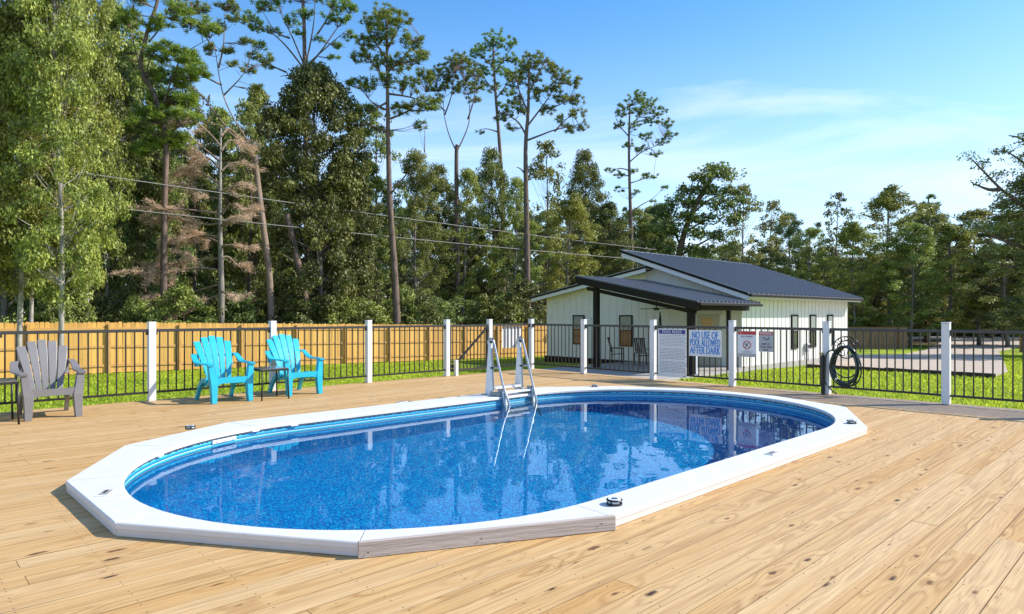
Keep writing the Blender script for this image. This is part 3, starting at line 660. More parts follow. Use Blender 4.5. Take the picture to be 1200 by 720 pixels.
# ------------------------------------------------------------------ railings
PH = 1.155
bm = NB(); bx(bm, (0, 0, PH / 2 - .012), (.098, .098, PH - .024), .006); mPost = mesh(bm, 'post', MAT['white_vinyl'])
bm = NB(); bx(bm, (0, 0, PH - .011), (.104, .104, .02), .004); mCap = mesh(bm, 'post_cap', MAT['white_vinyl'])
mBal = B((.017, .017, .885), MAT['bronze'], .002, (0, 0, .5625))
def railing_panel(root, a, b, axis, n, base):
    """axis 0 = along u; root at origin with rotation TH; base = fixed other coord"""
    L_ = b - a - .10; c = (a + b) / 2
    size = lambda w, h: (L_, w, h) if axis == 0 else (w, L_, h)
    at_ = lambda q, z: ((q, base, z) if axis == 0 else (base, q, z))
    put('top_rail', B(size(.050, .042), MAT['bronze_rail'], .004), root, at_(c, 1.026))
    put('bottom_rail', B(size(.030, .030), MAT['bronze'], .003), root, at_(c, .125))
    for s_ in (-1, 1):
        put('bracket', B((.03, .03, .045), MAT['bronze'], .002), root, at_(c + s_ * (L_ / 2 - .012), .985))
    for i in range(n):
        put('baluster', mBal, root, at_(a + .05 + (i + .5) * L_ / n, 0))
VL = 10.57; UR_ = 10.79
rl = thing('deck_railing', 'bronze picket railing with white posts behind the chairs on the left side of the deck', 'railing', (0, 0, 0), TH)
LP = [-.78, 1.05, 2.864, 4.68, 6.50, 8.33]
for i, u in enumerate(LP):
    p_ = put('post', mPost, rl, (u, VL, 0)); put('post_cap', mCap, p_)
    if i: railing_panel(rl, LP[i - 1], u, 0, 15, VL)
for u in (9.50, 10.79):
    p_ = put('post', mPost, rl, (u, VL, 0)); put('post_cap', mCap, p_)
railing_panel(rl, 9.50, 10.79, 0, 11, VL)
rr_ = thing('deck_railing', 'bronze picket railing with white posts and signs along the right side of the deck', 'railing', (0, 0, 0), TH)
RP = [10.57, 9.01, 7.27, 5.63, 4.03, 2.42, .80, -.82]
for i, v in enumerate(RP):
    if i: p_ = put('post', mPost, rr_, (UR_, v, 0)); put('post_cap', mCap, p_); railing_panel(rr_, v, RP[i - 1], 1, 14, UR_)
gt = thing('deck_gate', 'bronze picket gate with a diagonal brace in the left railing', 'gate', (0, 0, 0), TH)
a, b = 8.33, 9.50; Lg = b - a - .13; cg = (a + b) / 2
put('top_rail', B((Lg, .045, .045), MAT['bronze_rail'], .004), gt, (cg, VL, 1.02))
put('bottom_rail', B((Lg, .045, .045), MAT['bronze_rail'], .004), gt, (cg, VL, .11))
for s_ in (-1, 1): put('stile', B((.04, .04, .93), MAT['bronze'], .003), gt, (cg + s_ * (Lg / 2 - .02), VL, .56))
for i in range(10): put('baluster', B((.017, .017, .865), MAT['bronze'], .002, (0, 0, .565)), gt, (a + .105 + (i + .5) * (Lg - .08) / 10, VL, 0))
dl = math.hypot(Lg - .1, .80)
put('brace', B((dl, .028, .045), MAT['black'], .003), gt, (cg, VL - .038, .57), (0, -math.atan2(.80, Lg - .1), 0))
put('latch', B((.05, .05, .10), MAT['black'], .006), gt, (b - .10, VL - .035, .93))
put('hinge', B((.04, .04, .06), MAT['black'], .004), gt, (a + .08, VL - .03, .2))
sp_ = thing('stub_post', 'short white post at the foot of the gate beside its tall white post', 'post', W(8.50, VL - .09), TH)
put('shaft', B((.07, .07, .31), MAT['white_vinyl'], .005, (0, 0, .155)), sp_)
put('cap', B((.076, .076, .014), MAT['white_vinyl'], .003, (0, 0, .317)), sp_)

# ------------------------------------------------------------------ text helper
def text_mesh(s, size, mat, sx=1.0, bold=0.0):
    c = bpy.data.curves.new('lettering', 'FONT'); c.body = s; c.size = size; c.align_x = 'CENTER'; c.align_y = 'CENTER'; c.extrude = .0006; c.resolution_u = 3
    o = bpy.data.objects.new('tmp', c); COL.objects.link(o)
    me = bpy.data.meshes.new_from_object(o.evaluated_get(bpy.context.evaluated_depsgraph_get())); bpy.data.objects.remove(o)
    for v in me.vertices: v.co.x *= sx
    if bold > 0:
        b2 = bmesh.new(); b2.from_mesh(me); src = list(b2.verts) + list(b2.edges) + list(b2.faces)
        for q_, dx_ in enumerate((-bold, bold)):
            d_ = bmesh.ops.duplicate(b2, geom=src)
            for v in d_['geom']:
                if isinstance(v, bmesh.types.BMVert): v.co.x += dx_; v.co.z += .00015 * (q_ + 1)
        b2.to_mesh(me); b2.free()
    me.materials.clear(); me.materials.append(mat); return me
# signs hang on the inside of the right railing: local x runs along -v (left to right as seen), y up
SR = (math.radians(90), 0, -math.pi / 2)
def sign_at(name, label, x0, x1, y0, y1, board_mat):
    u = UR_ - .04
    va, vb = onwall_v(x0, u), onwall_v(x1, u); w = va - vb; vc = (va + vb) / 2
    Zc = W(u, vc).y; z1 = EYE - (y0 - HY) * Zc / F; z0 = EYE - (y1 - HY) * Zc / F
    s = thing(name, label, 'sign', W(u, vc, z0), TH)
    put('sign_board', B((.004, w, z1 - z0), board_mat, .001, (0, 0, (z1 - z0) / 2)), s)
    return s, w, z1 - z0
def lett(s, txt, size, mat, yy, zz, sx=1, bold=0, fit=None):
    me = text_mesh(txt, size, mat, sx, 0)
    if fit:
        xs = [v.co.x for v in me.vertices]; k_ = fit / (max(xs) - min(xs))
        if bold: me = text_mesh(txt, size, mat, sx, bold / k_)
        for v in me.vertices: v.co.x *= k_
    return put('lettering', me, s, (-.0028, -yy, zz), SR)
def ink(s, w, h, yy, zz, mat, name='printed_band', d=.0012):
    return put(name, B((d, w, h), mat), s, (-.0026, -yy, zz))
s, w, h = sign_at('pool_rules_sign', 'tall white POOL RULES sign with a navy header and rows of small print', 771, 804.5, 385.5, 442, MAT['sign_white'])
ink(s, w * .92, h * .085, 0, h * .935, MAT['sign_navy'])
me = text_mesh('POOL RULES', h * .075, MAT['sign_white'], 1, .0012)
lt = lett(s, 'POOL RULES', h * .08, MAT['sign_white'], 0, h * .935, 1, .001, w * .66); lt.location.x = -.004
bm = NB(); rg = random.Random(4)
for r_i in range(27):
    zz = h * (.865 - r_i * .0305)
    yy = -w * .42
    while yy < w * .42:
        ww = w * rg.uniform(.03, .10)
        if r_i % 9 == 8 and rg.random() < .5: break
        bx(bm, (0, -(yy + ww / 2), zz), (.001, ww, h * .011)); yy += ww + w * .022
put('small_print', mesh(bm, 'small_print', MAT['ink_grey']), s, (-.0026, 0, 0))['kind'] = 'stuff'
ink(s, w * .05, h * .02, w * .42, h * .035, MAT['sign_black'])
for yy in (-.46, .46):
    for zz in (.02, .98): put('rivet', B((.004, .008, .008), MAT['sign_grey']), s, (-.003, w * yy, h * zz))
s, w, h = sign_at('no_use_sign', 'white sign with blue capitals NO USE OF POOL ALLOWED AFTER DARK', 807.5, 845.5, 387, 418, MAT['sign_white'])
for txt, zz, fw in (('NO USE OF', .79, .80), ('POOL ALLOWED', .50, .92), ('AFTER DARK', .21, .93)):
    lett(s, txt, h * .40, MAT['sign_blue'], 0, h * zz, 1, .0042, w * fw)
s, w, h = sign_at('no_diving_sign', 'white sign with a red header and a red crossed circle, left of the WARNING sign', 864.5, 886.5, 388, 418.5, MAT['sign_white'])
ink(s, w * .96, h * .13, 0, h * .92, MAT['sign_red']); ink(s, w, h * .13, 0, h * .07, MAT['sign_grey'])
bm = NB(); prism(bm, [(-.012, -.008), (.012, -.008), (0, .012)], 0, .001); o_ = put('warning_triangle', mesh(bm, 'tri', MAT['sign_white']), s, (-.0034, w * .33, h * .915), SR)
lett(s, 'NO DIVING', h * .1, MAT['sign_black'], 0, h * .78, 1, .001, w * .62)
ink(s, w * .42, h * .012, 0, h * .69, MAT['ink_grey'], 'print_line')
bm = NB(); n = 36; R1, R2 = h * .165, h * .13
va_ = [[bm.verts.new((rr0 * math.cos(6.28318 * i / n), rr0 * math.sin(6.28318 * i / n), zz)) for i in range(n)] for rr0, zz in ((R1, 0), (R1, .001), (R2, .001), (R2, 0))]
for q in range(4):
    for i in range(n): bm.faces.new((va_[q][i], va_[q][(i + 1) % n], va_[(q + 1) % 4][(i + 1) % n], va_[(q + 1) % 4][i]))
put('prohibition_ring', mesh(bm, 'ring', MAT['sign_red']), s, (-.0028, 0, h * .46), SR)
put('slash', B((R1 * 1.9, h * .022, .0012), MAT['sign_red']), s, (-.0042, 0, h * .46), (math.radians(90), math.radians(0), -math.pi / 2)).rotation_euler = (math.radians(90), math.radians(0), -math.pi / 2)
bm = NB(); bx(bm, (0, 0, 0), (R1 * 1.9, h * .022, .001), 0, Matrix.Rotation(math.radians(-45), 4, 'Z')); bx(bm, (0, 0, 0.0002), (R1 * 1.4, h * .034, .001), 0, Matrix.Rotation(math.radians(52), 4, 'Z')); bx(bm, (-h * .03, h * .03, 0.0002), (R1 * .9, h * .022, .001), 0, Matrix.Rotation(math.radians(10), 4, 'Z'))
put('diver_pictogram', mesh(bm, 'diver', MAT['sign_black']), s, (-.0036, 0, h * .46), SR)
bpy.data.objects.remove([o for o in s.children if o.name.startswith('slash')][0])
for zz, ww in ((.235, .3), (.20, .62), (.165, .5)): ink(s, w * ww, h * .016, 0, h * zz, MAT['ink_grey'], 'print_line')
s, w, h = sign_at('warning_sign', 'grey sign with red WARNING header and swimmer reading SWIM AT YOUR OWN RISK', 889, 906, 388.5, 412.5, MAT['sign_grey'])
ink(s, w * .96, h * .17, 0, h * .895, MAT['sign_red'])
lett(s, 'WARNING', h * .15, MAT['sign_white'], 0, h * .895, 1, .001, w * .84).location.x = -.0042
for txt, zz, fw in (('SWIM AT', .37, .62), ('YOUR OWN', .23, .82), ('RISK', .09, .38)): lett(s, txt, h * .13, MAT['sign_black'], 0, h * zz, 1, .001, w * fw)
bm = NB(); tube(bm, [(-w * .22, h * .05, 0), (-w * .05, h * .04, 0), (w * .05, -h * .03, 0), (w * .16, h * .01, 0)], h * .022, 6); disc(bm, h * .04, h * .04, -.001, .0015, 12)
for v in bm.verts: v.co.z *= .04
for v in list(bm.verts)[-24:]: v.co.x += w * .2; v.co.y += h * .05
tube(bm, [(-w * .28, -h * .07, 0), (-w * .14, -h * .05, 0), (0, -h * .075, 0), (w * .14, -h * .05, 0), (w * .28, -h * .07, 0)], .0012, 4)
put('swimmer_pictogram', mesh(bm, 'swimmer', MAT['sign_black']), s, (-.0034, 0, h * .62), SR)
# sign seen from behind, hung outside the gate-side panel
Zs = W(10.05, VL + .04).y
u0, u1 = onwall_u(588.5, VL + .03), onwall_u(611, VL + .03); zb, zt = EYE - (408 - HY) * Zs / F, EYE - (382.5 - HY) * Zs / F
s = thing('blank_back_sign', 'pale sign seen from behind through the pickets right of the gate', 'sign', W((u0 + u1) / 2, VL + .035, zb), TH)
put('sign_board', B((u1 - u0, .004, zt - zb), MAT['sign_white'], .001, (0, 0, (zt - zb) / 2)), s)
for q in (-1, 1): put('mounting_strap', B((.012, .006, zt - zb - .04), MAT['sign_grey'], .001), s, (q * (u1 - u0) * .3, -.006, (zt - zb) / 2))

# ------------------------------------------------------------------ hose and hanger on the post between the right panels
vh = 3.72; uh = UR_ - .045
hg = thing('hose_hanger', 'black scrolled wrought iron hose hanger on the right railing', 'hose hanger', W(uh, vh, .70), TH)
# local frame: y = v, z up, x = out of the railing
def circ(r, cy=0, cz=0, x=0, n=28, a0=0, a1=360, ez=1.0):
    return [(x, cy + r * math.cos(math.radians(a0 + (a1 - a0) * i / n)), cz + r * ez * math.sin(math.radians(a0 + (a1 - a0) * i / n))) for i in range(n + 1)]
bm = NB(); tube(bm, circ(.20, 0, .02, -.02, 28, -10, 190), .008, 6); tube(bm, circ(.135, 0, .02, -.02, 28), .008, 6); put('rim', mesh(bm, 'rim', MAT['black'], True), hg)
for a0 in (30, 60, 90, 120, 150):
    a_ = math.radians(a0); bm = NB(); cy, cz = .168 * math.cos(a_), .02 + .168 * math.sin(a_)
    tube(bm, circ(.026, cy, cz, -.02, 12), .005, 5); put('scroll', mesh(bm, 'scroll', MAT['black'], True), hg)
for cy in (-.06, .06):
    for cz in (.075, -.035):
        bm = NB(); tube(bm, circ(.042, cy, cz, -.02, 14), .006, 5); put('scroll', mesh(bm, 'scroll', MAT['black'], True), hg)
bm = NB(); tube(bm, circ(.15, 0, -.03, -.10, 20, 10, 170, .55), .011, 6); tube(bm, [(-.0, -.14, 0), (-.10, -.14, -.015)], .009, 6); tube(bm, [(-.0, .14, 0), (-.10, .14, -.015)], .009, 6); put('cradle', mesh(bm, 'cradle', MAT['black'], True), hg)
hs_ = thing('garden_hose', 'dark green garden hose coiled in loose loops on the iron hanger', 'hose', W(uh - .07, vh, .70), TH)
bm = NB(); pts = []; rh = random.Random(5)
loops = 9; n = 26; prs = None
for k_ in range(loops):
    ry = .165 + .035 * rh.random() + (.05 if k_ == loops - 1 else 0); drop = .46 + .20 * rh.random() + (.12 if k_ == loops - 1 else 0); sh = rh.uniform(-.02, .02) - (.04 if k_ == loops - 1 else 0); xx = -.055 + .012 * k_
    nxt = (ry, drop, sh)
    if prs is None: prs = nxt
    for i in range(n):
        f_ = i / n; ry_, dr_, s_ = [prs[q] + (nxt[q] - prs[q]) * f_ for q in range(3)]
        a_ = 2 * math.pi * f_ + math.pi / 2
        top_z = .075; c_z = top_z - dr_ / 2
        pts.append((xx + .012 * f_, s_ + ry_ * math.cos(a_) * (1 - .12 * math.sin(a_)), c_z + dr_ / 2 * math.sin(a_)))
    prs = nxt
tube(bm, pts, .0115, 7); put('coil', mesh(bm, 'coil', MAT['hose'], True), hs_)
bm = NB(); tube(bm, smooth_path([(-.05, .15, .02), (-.05, .25, -.05), (-.04, .28, -.30), (-.04, .27, -.50), (-.05, .16, -.63)], 5), .0115, 7); put('hose_end', mesh(bm, 'hose_end', MAT['hose'], True), hs_)
bm = NB(); tube(bm, [(-.05, .16, -.63), (-.055, .10, -.66)], .016, 8); put('coupling', mesh(bm, 'coupling', M('brass', (.5, .35, .12), .3, 1), True), hs_)
st = thing('standpipe', 'black standpipe with a brass tap strapped to the post beside the hose', 'pipe', W(UR_ - .085, 4.06, 0), TH)
put('pipe', B((.05, .05, .62), MAT['black'], .012, (0, 0, .31)), st); put('tap', B((.03, .06, .04), M('brass_tap', (.45, .32, .12), .35, 1), .008), st, (-.01, .02, .64)); 
for z_ in (.18, .45): put('strap', B((.06, .06, .018), MAT['dark_metal'], .003), st, (0, 0, z_))

# ------------------------------------------------------------------ chairs
def make_chair(label, mat, loc):
    t_ = thing('adirondack_chair', label, 'chair', loc, TH, 'adirondack chairs along the left railing')
    for i in range(5):     # seat slats
        f_ = i / 4; y = -.27 + .47 * f_; z = .355 - .085 * f_ + (.0 if i else -.004)
        bm = NB(); strip(bm, [(-.235 + .03 * f_, y, z), (0, y, z - .008), (.235 - .03 * f_, y, z)], .098, .016, (0, 1, -.18)); put('seat_slat', mesh(bm, 'seat_slat', mat), t_)
    for i in range(5):     # fan of back slats
        q = i - 2; ht = .955 - .021 * q * q
        xb, xt = q * .070, q * .122; wb, wt = .060, .117
        pts, ws = [], []
        for k_ in range(7):
            f_ = k_ / 6; z = .25 + (ht - .25) * f_; y = .205 + .31 * f_ - .03 * math.sin(f_ * 3.14) - .012 * q * q * (1 - .3 * f_)
            pts.append((xb + (xt - xb) * f_, y, z)); ws.append((wb + (wt - wb) * f_) * (1 if k_ < 6 else .86))
        bm = NB(); strip(bm, pts, ws, .016, (1, 0, 0)); put('back_slat', mesh(bm, 'back_slat', mat), t_)
    for z, y, hw in ((.42, .275, .205), (.66, .385, .265)):
        bm = NB(); strip(bm, [(-hw, y - .03, z), (-hw / 2, y + .012, z), (0, y + .02, z), (hw / 2, y + .012, z), (hw, y - .03, z)], .035, .018, (0, .3, 1)); put('back_rail', mesh(bm, 'back_rail', mat), t_)
    for s_ in (-1, 1):
        # front leg: flared resin panel
        bm = NB(); strip(bm, [(s_ * .275, -.325, 0), (s_ * .270, -.315, .10), (s_ * .268, -.30, .28), (s_ * .292, -.285, .42), (s_ * .305, -.275, .555)], [.082, .090, .115, .098, .088], [.085, .085, .10, .085, .075], (1, 0, 0)); put('front_leg', mesh(bm, 'front_leg', mat), t_)
        bm = NB(); strip(bm, smooth_path([(s_ * .255, -.02, .31), (s_ * .26, .16, .29), (s_ * .262, .30, .17), (s_ * .268, .40, 0)], 3), .050, .075, (1, 0, 0)); put('rear_leg', mesh(bm, 'rear_leg', mat), t_)
        bm = NB(); strip(bm, [(s_ * .25, -.30, .30), (s_ * .245, 0, .28), (s_ * .225, .24, .235)], .026, .085, (1, 0, 0)); put('side_rail', mesh(bm, 'side_rail', mat), t_)
        bm = NB(); pts = smooth_path([(s_ * .318, -.335, .553), (s_ * .322, -.25, .567), (s_ * .335, 0, .566), (s_ * .345, .16, .575), (s_ * .342, .28, .63), (s_ * .325, .36, .675), (s_ * .285, .42, .67), (s_ * .262, .43, .60), (s_ * .262, .40, .50)], 3)
        n = len(pts); strip(bm, pts, [.085 + .03 * math.sin(min(i / n * 2.2, 1) * 3.14) - .02 * max(0, i / n - .6) for i in range(n)], .020, (s_ * 1, .05, .0)); put('armrest', mesh(bm, 'armrest', mat), t_)
    bm = NB(); prism_ax(bm, [(-.25, .37), (-.25, .22), (-.215, .262), (-.15, .285), (.15, .285), (.215, .262), (.25, .22), (.25, .37)], lambda p, tt: (p[0], -.335 + .022 * tt, p[1])); put('apron', mesh(bm, 'apron', mat), t_)
    t_.scale = (.93, .98, .975); return t_
def uvpx(x, y):
    Z = F * EYE / (y - HY); X = (x - 600) * Z / F; return X * CU + Z * SU, -X * SU + Z * CU
for lab, mat, (xa, ya), (xb, yb) in (('taupe grey plastic adirondack chair beside the table at the left edge', MAT['taupe'], (34, 494), (91, 488)),
                             ('aqua plastic adirondack chair left of the small dark table', MAT['aqua'], (250, 473.8), (294, 469.8)),
                             ('aqua plastic adirondack chair right of the small dark table', MAT['aqua'], (338, 464.8), (376, 461.4))):
    a, b = uvpx(xa, ya), uvpx(xb, yb); make_chair(lab, mat, W((a[0] + b[0]) / 2, (a[1] + b[1]) / 2 + .33))

def make_table(label, u, v, w, d, h, topmat):
    t_ = thing('side_table', label, 'table', W(u, v), TH, 'small side tables by the chairs')
    put('table_top', B((w - .02, d - .02, .012), topmat, .003), t_, (0, 0, h - .003))
    for (sx_, sy_, L_, ax) in ((0, 1, w, 0), (0, -1, w, 0), (1, 0, d, 1), (-1, 0, d, 1)):
        sz = (L_, .022, .024) if ax == 0 else (.022, L_ - .044, .024)
        put('frame_rail', B(sz, MAT['dark_metal'], .004), t_, (sx_ * (w / 2 - .011), sy_ * (d / 2 - .011), h - .024))
    for sx_ in (-1, 1):
        for sy_ in (-1, 1):
            bm = NB(); tube(bm, [(sx_ * (w / 2 - .014), sy_ * (d / 2 - .014), h - .03), (sx_ * (w / 2 - .012), sy_ * (d / 2 - .012), h / 2), (sx_ * (w / 2 - .004), sy_ * (d / 2 - .004), 0)], .0115, 8); put('leg', mesh(bm, 'leg', MAT['dark_metal'], True), t_)
u1, v1 = uvpx(325, 468.5); make_table('small dark metal side table between the two aqua chairs', u1 - .03, v1 + .20, .42, .42, .46, MAT['table_top'])
u1, v1 = uvpx(25, 497.3); make_table('dark metal side table with a grey top cut off by the left edge', u1 - .27, v1 + .235, .50, .50, .50, MAT['table_top'])

# ------------------------------------------------------------------ yellow picket fence
VF = 27.9
def picket_mesh(w, h, t, mat):
    bm = NB(); c = w * .22; pts = [(-w / 2, 0), (w / 2, 0), (w / 2, h - c), (w / 2 - c, h), (-w / 2 + c, h), (-w / 2, h - c)]
    prism_ax(bm, pts, lambda p, tt: (p[0], (tt - .5) * t, p[1])); return mesh(bm, 'picket', mat)
fn_ = thing('privacy_fence', 'long new yellow pine picket fence across the back of the lawn', 'fence', W(0, VF, 0), TH)
pm = [picket_mesh(.134, 1.86 + q * .012, .016, MAT['yellow_wood']) for q in range(3)]
u = -1.0; i = 0
while u < 33:
    w_ = W(u, VF); g_ = ground(w_.x, w_.y)
    put('picket', pm[rnd.randrange(3)], fn_, (u, .0 + rnd.uniform(-.004, .004), g_ + .03 + rnd.uniform(-.014, .014)), (0, rnd.uniform(-.006, .006), 0)); u += .1415
u = -1.2
while u < 33:
    w0, w1 = W(u, VF), W(u + 2.44, VF); g0, g1 = ground(0, w0.y), ground(0, w1.y); sl_ = math.atan2(g1 - g0, 2.44)
    for hz in (.30, 1.0, 1.66): put('rail', B((2.43, .038, .089), MAT['yellow_rail'], .002), fn_, (u + 1.22, -.028, (g0 + g1) / 2 + hz), (0, -sl_, 0))
    put('fence_post', B((.089, .089, 1.95), MAT['yellow_rail'], .003), fn_, (u, -.094, g0 + .88)); u += 2.44

def board_fence(label, a, b, h, name='board_fence'):
    f_ = thing(name, label, 'fence', a, math.atan2(b.y - a.y, b.x - a.x)); L_ = (b - a).length; dzz = (b.z - a.z) / L_
    n = int(L_ / .142)
    bm = NB()
    for k_ in range(n): bx(bm, (k_ * .142 + .07, 0, h / 2 + dzz * k_ * .142), (.135, .018, h + .02 * ((k_ * 7) % 3)), 0)
    props(put('boards', mesh(bm, 'boards', MAT['brown_wood']), f_), kind='stuff')
    for hz in (.3, h * .55, h - .25): put('rail', B((L_, .04, .09), MAT['brown_wood']), f_, (L_ / 2, -.03, hz + dzz * L_ / 2), (0, -math.atan(dzz), 0))
    x = 0
    while x <= L_ + .01: put('fence_post', B((.1, .1, h + .1), MAT['brown_wood']), f_, (x, -.09, h / 2 + dzz * x)); x += 2.44
    put('cap_board', B((L_, .14, .04), MAT['brown_wood']), f_, (L_ / 2, -.02, h + .04 + dzz * L_ / 2), (0, -math.atan(dzz), 0))
board_fence('brown board fence ending behind the driveway right of the house', Vector((26.5, 57, ground(0, 57))), Vector((34.7, 57.5, ground(0, 57.5))), 1.83)
board_fence('brown board fence at the right edge beyond the driveway', Vector((37.5, 48.5, ground(0, 48.5))), Vector((43, 45.5, ground(0, 45.5))), 1.75)

# ------------------------------------------------------------------ house
hs = thing('white_house', 'white board and batten house with a dark metal roof and black porch', 'house', (0, 0, 0), TH)
UF, VN, VLh, UB = 24.5, 12.4, 22.9, 35.9       # front wall plane, near side wall, left side wall, back
GB = -1.55
def zR(v): return 2.05 + (v - 11.8) * .3417    # right roof plane (top)
def zL(v): return 2.10 + (23.45 - v) * .175
# walls
bm = NB(); prism_ax(bm, [(VN, GB), (VLh, GB), (VLh, zL(VLh) - .12), (16.55, zL(16.55) - .12), (16.55, zR(16.55) - .13), (VN, zR(VN) - .13)], lambda p, tt: (UF + tt * .14, p[0], p[1]))
put('wall', mesh(bm, 'wall', MAT['siding']), hs)
bm = NB(); prism_ax(bm, [(UF + .14, GB), (UB, GB), (UB, zR(VN) - .13), (UF + .14, zR(VN) - .13)], lambda p, tt: (p[0], VN + .001 + tt * .14, p[1]))
put('wall', mesh(bm, 'wall', MAT['siding']), hs)
put('wall', B((UB - UF, .14, 3.4), MAT['siding']), hs, ((UF + UB) / 2 + .07, VLh - .07, GB + 1.7))
bm = NB(); prism_ax(bm, [(VN + .16, GB), (VLh - .15, GB), (VLh - .15, zL(VLh) - .12), (16.55, zL(16.55) - .12), (16.55, zR(16.55) - .13), (VN + .16, zR(VN) - .13)], lambda p, tt: (UB - .14 + tt * .138, p[0], p[1]))
put('wall', mesh(bm, 'wall', MAT['siding']), hs)
# battens
bm = NB(); v = VN + .02
while v < VLh:
    zt_ = (zR(v) if v < 16.55 else zL(v)) - .14; skip = 13.25 < v < 14.4
    if not skip: bx(bm, (UF - .010, v, (zt_ - .85) / 2), (.020, .035, zt_ + .85))
    else: bx(bm, (UF - .010, v, (zt_ + 1.35) / 2), (.020, .035, zt_ - 1.35))
    v += .405
props(put('battens', mesh(bm, 'battens', MAT['siding']), hs), kind='stuff')
bm = NB(); u = UF + .02
while u < UB:
    bx(bm, (u, VN - .010, (zR(VN) - .14 - .85) / 2), (.035, .020, zR(VN) - .14 + .85)); u += .405
props(put('battens', mesh(bm, 'battens', MAT['siding']), hs), kind='stuff')
put('skirting', B((.03, VLh - VN, .35), MAT['porch_beam']), hs, (UF - .016, (VLh + VN) / 2 + .15, -1.03))
put('foundation', B((UB - UF - .1, .12, .50), MAT['concrete'], .01), hs, ((UF + UB) / 2, VN - .062, -1.06))
# roofs
def roof_slab(name, pts_v, z_of, u0, u1, thick, par, ribs=.42, edge=None):
    """slab following z_of(v) between pts_v; ribs run down the slope"""
    v0, v1 = pts_v; bm = NB()
    prism_ax(bm, [(v0, z_of(v0)), (v1, z_of(v1)), (v1, z_of(v1) - thick), (v0, z_of(v0) - thick)], lambda p, tt: (u0 + (u1 - u0) * tt, p[0], p[1]))
    r = put(name, mesh(bm, name, MAT['roof']), par)
    n = int((u1 - u0) / ribs)
    bm = NB()
    for k_ in range(n + 1):
        uu_ = u0 + .02 + k_ * (u1 - u0 - .04) / n
        prism_ax(bm, [(v0, z_of(v0) - .003), (v1, z_of(v1) - .003), (v1, z_of(v1) + .055), (v0, z_of(v0) + .055)], lambda p, tt: (uu_ - .024 + .048 * tt, p[0], p[1]))
    props(put('roof_ribs', mesh(bm, 'roof_ribs', MAT['rib']), r), kind='stuff')
    return r
def rake(par, v0, v1, z_of, u, h, off, mat, name='fascia', t=.03):
    bm = NB(); prism_ax(bm, [(v0, z_of(v0) - off), (v1, z_of(v1) - off), (v1, z_of(v1) - off - h), (v0, z_of(v0) - off - h)], lambda p, tt: (u + t * tt, p[0], p[1])); put(name, mesh(bm, name, mat), par)
r1 = roof_slab('main_roof', (11.8, 17.8), zR, 23.88, 36.2, .045, hs)
rake(r1, 11.8, 17.8, zR, 23.86, .10, -.012, MAT['porch_beam'], 'rake_trim', .022); rake(r1, 11.83, 17.75, zR, 23.89, .20, .075, MAT['fascia'])
rake(r1, 11.8, 17.8, zR, 36.2, .24, -.01, MAT['porch_beam'], 'rake_trim', .02)
put('gutter', B((12.3, .11, .10), MAT['porch_beam'], .02), r1, (30.04, 11.74, 1.985)); put('fascia', B((12.2, .025, .15), MAT['fascia']), r1, (30.04, 11.83, 1.935))
put('ridge_cap', B((12.32, .16, .03), MAT['roof'], .005), r1, (30.04, 17.76, zR(17.76) + .035), (math.atan(.3417), 0, 0))
put('high_fascia', B((12.2, .025, .22), MAT['fascia']), r1, (30.04, 17.80, zR(17.8) - .16))
bm = NB(); prism_ax(bm, [(11.85, zR(11.85) - .08), (VN, zR(VN) - .08), (VN, zR(VN) - .10), (11.85, zR(11.85) - .10)], lambda p, tt: (23.92 + 12.2 * tt, p[0], p[1])); put('soffit', mesh(bm, 'soffit', MAT['fascia']), r1)
r2 = roof_slab('left_roof', (16.45, 23.45), zL, 23.88, 36.2, .045, hs)
rake(r2, 16.45, 23.45, zL, 23.86, .08, -.012, MAT['porch_beam'], 'rake_trim', .022); rake(r2, 16.5, 23.42, zL, 23.89, .17, .06, MAT['fascia'])
bm = NB(); prism_ax(bm, [(16.55, zL(16.55) - .055), (23.4, zL(23.4) - .055), (23.4, zL(23.4) - .075), (16.55, zL(16.55) - .075)], lambda p, tt: (23.92 + .56 * tt, p[0], p[1])); put('soffit', mesh(bm, 'soffit', MAT['siding']), r2)
put('fascia', B((12.2, .025, .14), MAT['fascia']), r2, (30.04, 23.44, 2.02)); put('gutter', B((12.3, .10, .09), MAT['porch_beam'], .02), r2, (30.04, 23.51, 2.05))
# windows on the front wall
def window(par, c, w, h, axis):
    s_ = (lambda a, b, c_: (b, a, c_)) if axis == 'front' else (lambda a, b, c_: (a, b, c_))
    fr = put('window', B(s_(w, .03, h), MAT['glass'], .0), par, c); o2 = (-.012, 0) if axis == 'front' else (0, -.012)
    for sx_, sz_, ww, hh in ((0, .5, w + .10, .05), (0, -.5, w + .10, .05), (-.5, 0, .05, h), (.5, 0, .05, h)):
        q = (o2[0], sx_ * (w + .05), sz_ * (h + .05)) if axis == 'front' else (sx_ * (w + .05), o2[1], sz_ * (h + .05))
        put('frame', B(s_(ww, .06, hh), MAT['porch_beam'], .003), fr, q)
    q = (-.017, 0, h * .26) if axis == 'front' else (0, -.017, h * .26)
    put('painted_reflection', B(s_(w - .02, .004, h * .46), MAT['painted_reflection'], 0), fr, q)  # pale panel painting a reflection onto the upper half of the glass
    q = (-.018, 0, 0) if axis == 'front' else (0, -.018, 0)
    put('sash_bar', B(s_(w, .03, .035), MAT['porch_beam']), fr, q)
    return fr
for va, vb in ((21.1, 20.4), (18.3, 17.6)): window(hs, (UF - .025, (va + vb) / 2, .50), .62, 1.32, 'front')
for ua, ub in ((29.05, 29.75), (31.0, 31.85), (33.1, 33.95)): window(hs, ((ua + ub) / 2, VN - .025, .47), .58, 1.42, 'side')
